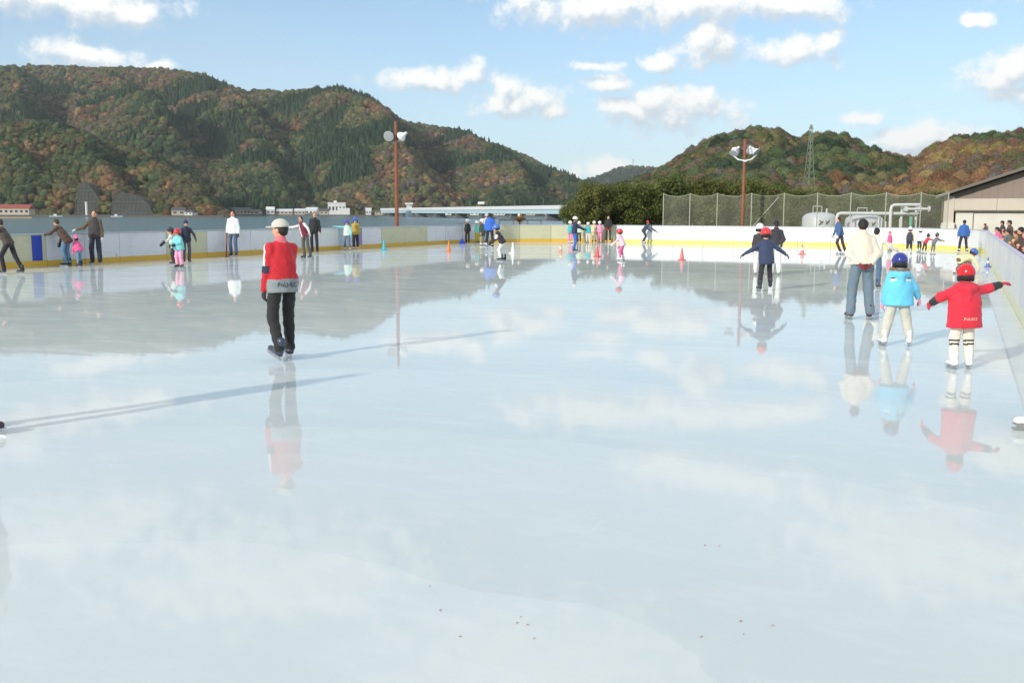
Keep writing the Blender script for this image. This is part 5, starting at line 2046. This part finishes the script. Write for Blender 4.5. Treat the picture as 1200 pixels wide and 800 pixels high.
WHITE = (235, 232, 226)
# ---- the man in the foreground
def m1_sleeve(nm, t, q, I):
    return (nm == 'larm_upper') & (((q - I['shl'][0]) @ (I['fwd'] * 0.9 - I['right'] * 0.35)) > 0.012)
def m1_side(nm, t, q, I):
    return (np.char.find(nm, 'arm') < 0) & (((q - I['hip']) @ I['fwd']) > 0.055 * I['s']) & (((q - I['base']) @ I['up']) > 0.2)
def m1_band(nm, t, q, I):
    return ((nm == 'larm_upper') | (nm == 'rarm_upper')) & (t > 0.80)
def m1_band2(nm, t, q, I):
    return ((nm == 'larm_fore') | (nm == 'rarm_fore')) & (t < 0.10)
def m1_collar(nm, t, q, I):
    return (nm == 'collar') & (((q - I['neck']) @ I['up']) > -0.03)
root, js, I, jo = person('man in white cap and red jacket with grey hem, skating away across the open ice', 339, 419, 164, hd=-40, J=(196, 30, 42), T=(34, 34, 36), hat='cap', hatc=(200, 194, 182),
       skate=(58, 62, 84), glove=(34, 30, 34), feet=((-0.14, -0.12, 0.03, -18), (0.12, 0.10)), lean=3, head=(2, -30), puff=1.04, loose=1.08, hem=-0.11,
       arms=A((-0.14, 0.02, -1), (-0.04, 0.25, -1), (0.08, 0.3, -1), (-0.35, 0.8, -0.5)), hemband=((136, 144, 146), 0.17), crouch=0.99,
       regions=[(m1_side, (222, 220, 216)), (m1_sleeve, (226, 224, 220)), (m1_band, (38, 44, 68)), (m1_band2, (38, 44, 68)), (m1_collar, (222, 110, 120))])
out = -I['fwd']
print_on(js, 'FnLHEC', I['base'] + I['up'] * 0.095 * I['s'] + I['right'] * 0.0, I['right'], I['up'], out, 0.082, paint('lettering_dark', srgb(58, 66, 78), 0.7, 0.1), jo, 0.95)

# ---- the three close skaters on the right
person('man in cream pullover and jeans with maroon gloves clasped behind his back', 1007, 374, 117, hd=4, J=(224, 212, 192), T=(104, 122, 134), hat='hair', skate=(78, 40, 44), glove=(136, 34, 48),
       feet=((-0.17, 0.02), (0.15, -0.04)), lean=7, head=(16, 12), puff=1.16, loose=1.3, hem=-0.01,
       arms=A((-0.36, -0.32, -1), (0.52, -0.45, -0.62), (0.36, -0.32, -1), (-0.52, -0.45, -0.62)))
def kidblue(nm, t, q, I):
    a = (q - I['hip']) @ I['up']; r = np.abs((q - I['hip']) @ I['right'])
    return (np.char.find(nm, 'hood') < 0) & (a > I['to'] * 0.70) & (a < I['to'] * 0.775) & (((q - I['hip']) @ I['fwd']) < 0) & (r > 0.075 * I['s']) & (r < 0.17 * I['s'])
def kidblue2(nm, t, q, I):
    a = (q - I['hip']) @ I['up']; r = np.abs((q - I['hip']) @ I['right'])
    return (np.char.find(nm, 'hood') < 0) & (a > I['to'] * 0.775) & (a < I['to'] * 0.82) & (((q - I['hip']) @ I['fwd']) < 0) & (r > 0.10 * I['s']) & (r < 0.17 * I['s'])
person('child in light blue hooded jacket with brown fur trim and navy helmet', 1050, 405, 109, hd=6, kid=True, J=(104, 196, 232), T=(196, 194, 182), hat='helmet', hatc=(44, 54, 138), skate=(226, 222, 222), glove=(226, 150, 176),
       feet=((-0.215, 0.0), (0.205, -0.02)), lean=4, head=(8, 4), puff=1.38, loose=1.35, hem=-0.10, hood=True, fur=(128, 100, 74),
       arms=A((-0.30, 0.02, -1), (-0.16, 0.25, -1), (0.62, 0.05, -0.9), (0.42, 0.4, -0.72)),
       regions=[(kidblue, (232, 230, 228)), (kidblue2, (52, 40, 44))], socks=(50, 36, 40))
root, js, I, jo = person('child in red hooded jacket and red helmet reaching a hand towards the barrier', 1126, 432, 124, hd=2, kid=True, J=(214, 40, 62), T=(232, 224, 206), hat='helmet', hatc=(214, 24, 34), skate=(236, 234, 230), glove=(206, 36, 62),
       feet=((-0.12, 0.0), (0.12, 0.02)), lean=2, side=-1, head=(2, 6), puff=1.42, loose=1.2, hem=-0.16, hood=True,
       arms=A((-0.95, 0.1, -0.42), (-0.3, 0.8, -0.5), (0.98, 0.2, 0.12), (1.0, 0.25, 0.3)),
       regions=[(lambda nm, t, q, I: ((nm == 'larm_fore') & (t > 0.25)) | ((nm == 'rarm_fore') & (t > 0.3)), (44, 44, 42))],
       shin=((40, 36, 38), [(0.08, 0.18), (0.28, 0.38)]))
print_on(js, 'PULBLE', I['hip'] - I['up'] * 0.02 * I['s'] + I['right'] * 0.015, I['right'], I['up'], -I['fwd'], 0.044, paint('lettering_cream', srgb(238, 216, 190), 0.7, 0.05), jo, 1.15)
person('person in white pullover and jeans partly hidden behind the man in cream', 1024, 338, 71, hd=35, J=(228, 222, 210), T=(78, 104, 134), hat='hair', skate=(60, 56, 60), glove=(200, 190, 180),
       feet=((-0.1, 0), (0.12, 0.0)), lean=8, puff=1.12, loose=1.1, hem=-0.03, arms=A((-0.3, 0.3, -1), (0, 0.5, -0.8), (0.7, 0.6, -0.7), (0.6, 0.75, -0.5)))

# ---- figures cut by the picture's edges
person('dark-clothed skater beyond the left edge, only the toe of a skate in view', -24, 505, 236, hd=88, J=(52, 44, 46), T=(36, 32, 40), hat='hair', skate=(44, 22, 34), arms=A((-0.1, -0.3, -1), (0.05, -0.1, -1), (0.1, -0.3, -1), (-0.05, -0.1, -1)), feet=((-0.12, -0.12), (0.10, 0.10)), lean=6, loose=1.1)
person('skater in dark navy trousers and white skates at the right edge', 1239, 503, 244, hd=-75, J=(60, 64, 72), T=(36, 34, 58), hat='hair', skate=(232, 230, 226), arms=A((-0.1, -0.35, -1), (0.1, -0.2, -1), (0.1, -0.35, -1), (-0.1, -0.2, -1)), feet=((-0.1, 0.2), (0.1, -0.2)), lean=3, loose=1.15)

# ---- along the waterside barrier
person('skater in dark jacket and black trousers striding at the left edge', 15, 321, 64, hd=-88, J=(74, 64, 56), T=(34, 30, 40), hat='hair', skate=(40, 44, 46), feet=((-0.08, 0.18), (0.10, -0.30)), lean=26, head=(10, 0), hem=-0.04,
       arms=A((-0.2, 0.7, -0.8), (0, 0.9, -0.1), (0.25, 0.5, -0.9), (0, 0.9, 0.0)), hair=HAIRB, sleeve=(58, 36, 34))
person('woman in brown coat and jeans bending towards the barrier', 79, 312, 55, hd=-80, J=(82, 60, 48), T=(92, 130, 158), hat='hair', hair=HAIRB, skate=(34, 32, 36), glove=(40, 36, 38), feet=((-0.08, 0.05), (0.08, -0.02)), lean=38, head=(14, 0), hem=-0.16,
       arms=A((-0.1, 0.75, -0.6), (0, 0.95, -0.15), (0.2, 0.2, -1), (0.05, 0.3, -1)))
person('small child in bright pink beside the woman in the brown coat', 94, 312, 36, hd=-60, kid=True, J=(236, 96, 150), T=(110, 146, 172), hat='beanie', hatc=(236, 110, 160), skate=(40, 36, 40), glove=(236, 110, 160), feet=((-0.08, 0.0), (0.1, 0.02)), lean=28, puff=1.25)
person('man in brown jacket and dark jeans resting one arm on the barrier', 113, 310, 63, hd=172, J=(64, 58, 58), T=(48, 52, 66), hat='hair', skate=(52, 46, 56), glove=(226, 222, 222), feet=((-0.12, 0.02), (0.13, 0.0)), lean=0, hem=-0.08, puff=1.12, loose=1.2,
       arms=A((-0.2, 0.05, -1), (-0.1, 0.2, -1), (0.72, -0.1, -0.75), (1.0, -0.15, -0.25)), sleeve=(98, 84, 62))
person('child in turquoise jacket, pink trousers and red helmet', 211, 314, 46, hd=200, kid=True, J=(126, 206, 206), T=(236, 160, 190), hat='helmet', hatc=(206, 44, 56), skate=(44, 40, 44), glove=(40, 40, 44), feet=((-0.12, 0), (0.1, 0)), lean=8, puff=1.25, loose=1.3,
       arms=A((-0.3, 0.5, -0.7), (0.3, 0.8, -0.3), (0.3, 0.4, -0.8), (-0.2, 0.8, -0.4)))
person('child in white top and black trousers behind the one in turquoise', 204, 310, 43, hd=-120, kid=True, J=(214, 214, 210), T=(40, 42, 46), hat='beanie', hatc=(60, 50, 60), skate=(60, 56, 58), glove=(36, 36, 38), feet=((-0.1, 0), (0.1, 0.02)), lean=14,
       arms=A((-0.6, 0.5, -0.3), (-0.3, 0.8, -0.5), (0.4, 0.4, -0.6), (0.2, 0.8, -0.6)))
person('person in navy jacket and dark hat behind the turquoise child', 219, 308, 45, hd=150, J=(38, 44, 62), T=(58, 62, 74), hat='beanie', hatc=(40, 46, 84), skate=(40, 32, 34), glove=(36, 36, 42), feet=((-0.1, 0), (0.12, 0.03)), lean=6, height=1.55,
       arms=A((-0.5, 0.2, -0.8), (-0.1, 0.6, -0.7), (0.3, 0.3, -0.9), (0, 0.6, -0.7)))
mw = person('man in white jacket and jeans standing by the barrier with a brown stick', 274, 300, 53, hd=185, J=(238, 236, 230), T=(78, 94, 122), hat='hair', skate=(40, 38, 44), glove=(52, 40, 44), feet=((-0.1, 0.0), (0.11, 0.0)), hem=-0.08, puff=1.1)
person('woman in maroon and white jacket stretching her arms while skating', 360, 303, 49, hd=-150, J=(110, 34, 52), T=(84, 84, 74), hat='hair', skate=(58, 56, 56), glove=(200, 196, 190), feet=((-0.22, -0.05), (-0.02, 0.1)), lean=10, side=14,
       arms=A((-0.9, 0.1, -0.75), (-0.6, 0.3, -0.8), (0.95, 0.1, -0.2), (1, 0.2, -0.05)), sleeve=(214, 206, 206), regions=[(lambda nm, t, q, I: (np.abs((q - I['hip']) @ I['right'] - 0.06) < 0.035) & (nm == 'torso'), (220, 214, 212))])
person('person in black standing at the barrier behind the maroon jacket', 369, 297, 48, hd=170, J=(38, 36, 40), T=(34, 32, 38), hat='hair', hair=HAIRB, skate=(40, 36, 42), feet=((-0.14, 0), (0.08, 0.02)), hem=-0.05, side=-6)
person('child in purple helmet and pale teal top holding an arm out to the barrier', 407, 292, 36, hd=175, kid=True, J=(206, 222, 208), T=(96, 112, 138), hat='helmet', hatc=(84, 80, 176), skate=(226, 224, 224), glove=(130, 206, 210), feet=((-0.12, 0), (0.12, 0)),
       arms=A((-0.3, 0.2, -0.9), (-0.1, 0.4, -0.9), (1, 0.0, 0.0), (1, 0, 0.12)), sleeve=(130, 208, 210))
person('child in blue helmet and mustard jacket at the waterside barrier', 417, 292, 38, hd=178, kid=True, J=(172, 148, 66), T=(44, 44, 66), hat='helmet', hatc=(70, 92, 180), skate=(220, 218, 214), glove=(150, 130, 70), feet=((-0.09, 0), (0.09, 0)), puff=1.2, loose=1.2)

# ---- the group at the far corner
person('child in white helmet and black suit leaning on the corner barrier', 548, 285, 28.5, hd=190, kid=True, J=(40, 40, 44), T=(34, 34, 38), hat='helmet', hatc=WHITE, skate=(40, 40, 44), feet=((-0.09, 0), (0.09, 0)))
person('child in white helmet and yellow trousers next to the one in black', 559, 284, 26, hd=150, kid=True, J=(120, 206, 190), T=(196, 172, 44), hat='helmet', hatc=WHITE, skate=(44, 44, 48), feet=((-0.1, 0), (0.1, 0)), loose=1.3)
person('child in white helmet and long dark green coat in the corner group', 565, 287.5, 31, hd=140, kid=True, J=(60, 76, 64), T=(150, 140, 110), hat='helmet', hatc=WHITE, skate=(226, 224, 222), feet=((-0.1, 0), (0.1, 0)), hem=-0.24, puff=1.15)
person('tall instructor in white top and pale blue trousers in the corner group', 570, 284.5, 34, hd=185, J=(232, 216, 220), T=(150, 196, 212), hat='helmet', hatc=(238, 236, 232), skate=(60, 60, 66), feet=((-0.1, 0), (0.1, 0)))
person('man in bright blue jacket with his back turned in the corner group', 577, 292, 42, hd=10, J=(48, 104, 196), T=(36, 36, 48), hat='hair', skate=(222, 220, 218), glove=(40, 40, 48), feet=((-0.16, -0.12, 0.05, -25), (0.12, 0.05)), puff=1.16, lean=4,
       arms=A((-0.35, 0.1, -1), (-0.1, 0.4, -0.9), (0.35, 0.1, -1), (0.1, 0.4, -0.9)))
person('child in blue helmet, black vest and white trousers bending forward on the ice', 589, 306, 43, hd=-80, kid=True, J=(44, 38, 46), T=(224, 224, 220), hat='helmet', hatc=(74, 112, 190), skate=(34, 34, 36), glove=(40, 36, 40), feet=((-0.1, 0.06), (0.1, -0.05)), lean=30, crouch=0.93, head=(12, 0),
       arms=A((-0.2, 0.3, -0.9), (0, 0.7, -0.6), (0.25, 0.35, -0.9), (0, 0.7, -0.5)), regions=[(lambda nm, t, q, I: (nm == 'larm_upper') & (t > 0.2), (226, 222, 222))])

# ---- the group by the far barrier
person('skater in white helmet, navy jacket and blue jeans pointing to the right', 673, 295, 41, hd=75, J=(36, 46, 78), T=(54, 100, 186), hat='helmet', hatc=WHITE, skate=(48, 50, 62), glove=(80, 84, 96), feet=((-0.08, 0.05), (0.08, -0.04)), lean=4, hem=-0.05,
       arms=A((-0.2, 0.75, -0.6), (0, 0.9, -0.35), (0.2, 0.75, -0.6), (0, 0.9, -0.4)))
person('child in teal jacket and pink trousers half hidden behind the pointing skater', 668, 285, 26, hd=160, kid=True, J=(74, 180, 186), T=(226, 130, 168), hat='helmet', hatc=WHITE, skate=(226, 222, 222))
person('child in white helmet and black trousers just right of the pointing skater', 678.5, 284, 24.5, hd=200, kid=True, J=(196, 214, 186), T=(44, 42, 46), hat='helmet', hatc=WHITE, skate=(60, 56, 58))
person('child in teal top and white trousers in the row by the far barrier', 689, 284.5, 24, hd=190, kid=True, J=(60, 172, 180), T=(228, 214, 204), hat='helmet', hatc=WHITE, skate=(226, 222, 222), puff=1.15)
person('child in cream suit between the teal and the pink one', 696, 284, 25, hd=185, kid=True, J=(226, 196, 160), T=(232, 214, 170), hat='helmet', hatc=WHITE, skate=(60, 50, 50), puff=1.15, loose=1.2)
person('child in pink suit at the right end of the row by the far barrier', 702.5, 284, 25, hd=185, kid=True, J=(236, 150, 184), T=(236, 150, 180), hat='helmet', hatc=WHITE, skate=(226, 222, 222), puff=1.2, loose=1.25)
person('man in black with red gloves standing at the far barrier', 712.5, 284, 31, hd=182, J=(40, 36, 38), T=(38, 36, 40), hat='hair', skate=(226, 224, 222), glove=(224, 66, 50), feet=((-0.14, 0), (0.14, 0)), puff=1.08,
       arms=A((-0.25, 0.15, -1), (0.4, 0.45, -0.8), (0.25, 0.15, -1), (-0.4, 0.45, -0.8)))
person('small child in pale pink suit and red helmet gliding alone', 729, 305.5, 37, hd=-70, kid=True, J=(238, 196, 214), T=(226, 110, 156), hat='helmet', hatc=(214, 44, 50), skate=(236, 232, 230), glove=(238, 200, 210), feet=((-0.1, 0.06), (0.1, -0.02)), lean=20, crouch=0.95, puff=1.15, loose=1.15,
       arms=A((-0.4, 0.5, -0.8), (-0.3, 0.7, -0.6), (0.2, 0.1, -1), (0, 0.3, -1)))
person('skater in navy jacket and red cap crouching with arms held out', 754, 284.5, 26, hd=70, J=(48, 62, 88), T=(58, 52, 58), hat='beanie', hatc=(196, 60, 60), skate=(232, 228, 226), glove=(60, 66, 80), feet=((-0.14, 0.15), (0.14, -0.12)), lean=36, crouch=0.86, head=(6, 0),
       arms=A((-0.3, 0.7, -0.7), (0, 0.85, -0.5), (0.4, 0.7, -0.5), (0.1, 0.85, -0.5)))
person('child in red helmet and navy jacket spreading both arms while gliding away', 890, 341, 74, hd=2, kid=True, J=(50, 62, 92), T=(44, 42, 48), hat='helmet', hatc=(222, 48, 52), skate=(46, 44, 52), glove=(60, 56, 76), feet=((-0.16, -0.06), (0.16, 0.18, 0.05, -10)), lean=6, side=-3, head=(4, 0), hem=-0.12, puff=1.1,
       arms=A((-0.8, 0.05, -0.62), (-0.92, 0.1, -0.5), (0.85, 0.05, -0.62), (0.9, 0.1, -0.6)), socks=(236, 88, 140))
person('man in black jacket and white trousers with hands behind him', 908, 322, 63, hd=8, J=(52, 50, 58), T=(238, 234, 226), hat='hair', skate=(226, 222, 216), glove=(196, 196, 196), feet=((-0.11, 0.0), (0.12, 0.03)), lean=4, head=(8, 0), puff=1.1, loose=1.15,
       arms=A((-0.34, -0.3, -1), (0.5, -0.45, -0.7), (0.34, -0.3, -1), (-0.5, -0.45, -0.7)))
person('child in white helmet hidden behind the red helmet with outspread arms', 888.5, 322, 60, hd=20, kid=True, J=(60, 52, 60), T=(236, 232, 226), hat='helmet', hatc=WHITE, skate=(226, 222, 216), feet=((-0.09, 0), (0.09, 0)), loose=1.1)
person('man in blue jacket leaning sideways as he skates near the far barrier', 987, 298, 43, hd=-100, J=(66, 96, 142), T=(64, 44, 50), hat='hair', skate=(226, 222, 220), glove=(220, 208, 200), feet=((-0.06, -0.25), (0.06, -0.05)), lean=14, puff=1.1,
       arms=A((-0.3, 0.1, -1), (-0.1, 0.4, -0.9), (0.4, 0.0, -1), (0.1, 0.3, -0.9)))
person('small child in pink jacket standing alone near the far barrier', 1042, 294.5, 23.5, hd=160, kid=True, J=(236, 96, 146), T=(226, 214, 204), hat='beanie', hatc=(232, 110, 150), skate=(120, 110, 110), puff=1.2)
person('child in white helmet and navy suit with a yellow vest', 1065, 297, 31, hd=30, kid=True, J=(60, 62, 78), T=(48, 52, 64), hat='helmet', hatc=WHITE, skate=(222, 220, 214), glove=(214, 130, 70), feet=((-0.1, 0), (0.1, 0.05)), lean=18, loose=1.15, sleeve=(226, 190, 80))
person('child in white helmet and white jacket behind the one in red', 1076.5, 295.5, 27.5, hd=60, kid=True, J=(236, 234, 230), T=(52, 50, 58), hat='helmet', hatc=WHITE, skate=(222, 220, 214), lean=10)
person('child in red jacket bending and pushing the child in grey', 1082, 297, 23, hd=75, kid=True, J=(208, 48, 62), T=(52, 46, 52), hat='beanie', hatc=(70, 52, 60), skate=(222, 220, 214), feet=((-0.1, -0.15), (0.1, -0.05)), lean=36, glove=(60, 56, 60),
       arms=A((-0.2, 0.9, -0.3), (0, 1, 0), (0.2, 0.9, -0.3), (0, 1, 0)))
person('child in grey suit bent forward at the front of the little train', 1092, 298, 25, hd=80, kid=True, J=(112, 116, 120), T=(104, 108, 112), hat='beanie', hatc=(96, 92, 84), skate=(222, 220, 214), feet=((-0.1, -0.12), (0.1, -0.06)), lean=34,
       arms=A((-0.2, 0.8, -0.5), (0, 1, -0.2), (0.2, 0.8, -0.5), (0, 1, -0.2)))
person('man in blue jacket and black trousers standing astride before the hall', 1128, 297.5, 39.5, hd=12, J=(52, 96, 166), T=(48, 40, 48), hat='hair', skate=(228, 226, 222), feet=((-0.2, 0), (0.2, 0)), puff=1.12, hem=-0.06,
       arms=A((-0.32, 0.0, -1), (-0.12, 0.12, -1), (0.36, -0.1, -1), (0.0, 0.3, -0.9)))
person('child in blue helmet and cream jacket doubled over beside the red helmet', 1124, 321, 20.5, hd=80, kid=True, J=(236, 222, 176), T=(116, 92, 66), hat='helmet', hatc=(70, 106, 190), skate=(230, 226, 222), glove=(226, 210, 170), feet=((-0.12, -0.1), (0.12, 0.1)), lean=78, crouch=0.6, head=(30, 0), puff=1.15, loose=1.25,
       arms=A((-0.2, 0.6, -0.8), (0, 0.5, -0.85), (0.2, 0.6, -0.8), (0, 0.5, -0.85)), height=0.78)

# ---- spectators leaning over the barrier
FACE_IN = -math.degrees(math.atan2(CU, SU))
def spectator(label, u, dv, height, J, hatc=None, kid=False, lean=22, hat='hair', hair=HAIR, puff=1.15, T=(40, 40, 48), sleeve=None, turn=0, head=(14, 0)):
    a_, _ = ae(u, 262); vh = V_RIGHT + dv - 0.32 * math.sin(R(lean)) * height / 1.7 * 1.9
    u = vh * (CU + a_ * SU) / (a_ * CU - SU)
    q = W(u, V_RIGHT + dv + 0.1); q.z = -0.05
    person(label, loc=q, height=height, hd=FACE_IN + turn, kid=kid, J=J, T=T, hat=hat, hatc=hatc, hair=hair, lean=lean, puff=puff, head=head, shoes=True, skate=(40, 38, 38), voxel=0.024, sleeve=sleeve,
           arms=A((-0.4, 0.0, -0.55), (0.35, 0.75, 0.5), (0.4, 0.0, -0.55), (-0.35, 0.75, 0.5)), group='spectators leaning over the barrier', crouch=0.99)


spectator('child in pink jacket, leftmost of the spectators leaning over the barrier', 1166, 0.5, 1.34, (236, 110, 150), kid=True, puff=1.25)
spectator('child in grey-blue jacket next to the pink spectator', 1175, 0.5, 1.36, (96, 110, 128), kid=True, hair=HAIRB)
spectator('adult in dark coat standing behind the grey-blue spectator', 1172, 0.62, 1.62, (58, 46, 50), lean=6)
spectator('tallest spectator with round dark hair standing in the second row', 1180, 0.66, 1.68, (86, 66, 56), lean=6)
spectator('spectator in olive green jacket beside the brown quilted coat', 1178, 0.5, 1.40, (92, 98, 84), lean=24)
spectator('spectator in brown and tan quilted coat bending over the rail', 1187, 0.5, 1.46, (150, 118, 78), lean=26, puff=1.35, sleeve=(124, 96, 66), hair=HAIRB)
spectator('spectator with wide dark hair beside the quilted coat', 1192, 0.55, 1.56, (76, 52, 44), lean=20, hat='long')
spectator('spectator in dark brown coat at the right edge', 1198, 0.52, 1.52, (70, 48, 42), lean=24, puff=1.3, sleeve=(62, 42, 52))
spectator('spectator in black coat nearest the camera over the rail', 1206, 0.52, 1.55, (40, 36, 34), lean=26, puff=1.3)
spectator('small child with dark hair peeping over the barrier before the hall doors', 1153, 0.4, 1.26, (90, 70, 70), kid=True, lean=4)

# ================================================================== SMALL THINGS ON THE ICE
def traffic_cone(x, y, h, col, label, stripe=None):
    p = clamp_rink(on_ground(x, y))
    root = empty('traffic_cone', (p.x, p.y, 0), random.uniform(0, 1.5), label, 'cone', 'cones on the ice')
    m = paint('cone_%d_%d_%d' % col, srgb(*col), 0.45, 0.06)
    b = h * 0.5
    MB().box((0, 0, 0.02), (b, b, 0.04), None, 0.01).build('base', m, root)
    MB().lathe([(h * 0.19, 0.04), (h * 0.17, 0.06), (h * 0.05, h * 0.94), (h * 0.03, h)], (0, 0, 0), 16).build('cone_body', m, root, True)
    if stripe:
        MB().lathe([(h * 0.135, h * 0.4), (h * 0.10, h * 0.62)], (0, 0, 0), 16).build('stripe', paint('cone_stripe', (0.75, 0.75, 0.74), 0.5, 0.05), root, True)


traffic_cone(450, 293, 0.5, (44, 176, 200), 'teal cone on the ice beside the waterside barrier')
traffic_cone(526, 295, 0.52, (226, 124, 62), 'bright orange cone left of the corner group')
traffic_cone(601, 297, 0.52, (236, 234, 226), 'white cone beside the child bending in white trousers')
traffic_cone(657, 295.5, 0.42, (226, 150, 130), 'pale red cone in front of the cream panels', True)
traffic_cone(700, 301, 0.46, (214, 84, 80), 'red cone in front of the row of children')
traffic_cone(799, 305, 0.5, (214, 112, 106), 'faded red cone alone on the ice below the net fence')
traffic_cone(940, 298, 0.5, (224, 130, 120), 'small pale red cone right of the man with hands behind him', True)
traffic_cone(1158, 303, 0.36, (96, 110, 180), 'blue cone with white stripe by the right barrier', True)

# brown stick held by the man in white
ms = mw[0]
q = ms.location
st = empty('wooden_stick', (q.x - 0.27, q.y - 0.12, 0), 0, 'red-brown wooden stick held upright by the man in the white jacket', 'stick')
MB().tube([(0, 0, 0.02), (0.02, 0, 0.5), (0.035, 0.0, 1.0)], 0.03, 8).build('shaft', paint('stick_brown', srgb(150, 70, 60), 0.6, 0.1), st, True)
MB().box((0.0, 0, 0.02), (0.09, 0.05, 0.04), None, 0.01).build('tip', paint('stick_brown', srgb(150, 70, 60)), st)

# blue ice scraper leaning in the corner
p = clamp_rink(on_ground(541.5, 286))
sc_ = empty('ice_scraper', (p.x, p.y + 0.15, 0), 0.2, 'blue long-handled scraper standing against the corner barrier', 'scraper')
MB().tube([(0, 0, 0.2), (0, 0.1, 1.25)], 0.03, 8).build('handle', P_POST, sc_, True)
m = MB(); m.add([(-0.2, -0.03, 0), (0.2, -0.03, 0), (0.05, -0.03, 0.3), (-0.05, -0.03, 0.3), (-0.2, 0.03, 0), (0.2, 0.03, 0), (0.05, 0.03, 0.3), (-0.05, 0.03, 0.3)],
                [(0, 1, 2, 3), (7, 6, 5, 4), (0, 4, 5, 1), (1, 5, 6, 2), (2, 6, 7, 3), (3, 7, 4, 0)])
m.build('blade', P_BLUE, sc_)
MB().tube([(-0.28, 0.1, 1.22), (0.28, 0.1, 1.25)], 0.035, 8).build('grip', P_POST, sc_, True)

# scraps of leaf on the ice
leaf_m = paint('leaf_scrap', srgb(180, 140, 112), 0.8, 0.2)
for k, (x, y) in enumerate([(610, 722), (606, 729), (618, 731), (626, 747), (516, 714), (503, 686), (539, 745), (826, 638), (843, 639), (822, 745), (871, 742), (905, 732), (868, 727)]):
    p = on_ground(x, y, 0.004)
    s = 0.005 + 0.0045 * ((k * 7) % 5) / 5
    m = MB(); m.add([(-s, 0, 0), (0, -s * 0.5, 0.002), (s * 1.2, 0, 0), (0, s * 0.5, 0.003), (-s, 0, -0.002), (0, -s * 0.5, 0), (s * 1.2, 0, -0.002), (0, s * 0.5, 0.0)],
                    [(0, 1, 2, 3), (7, 6, 5, 4), (0, 4, 5, 1), (1, 5, 6, 2), (2, 6, 7, 3), (3, 7, 4, 0)])
    o = m.build('leaf_scrap', leaf_m); o.location = p; o.rotation_euler = (0, 0, k * 1.1)
    tag(o, 'tiny brown scrap of leaf lying on the foreground ice', 'leaf scrap', 'leaf scraps on the ice')
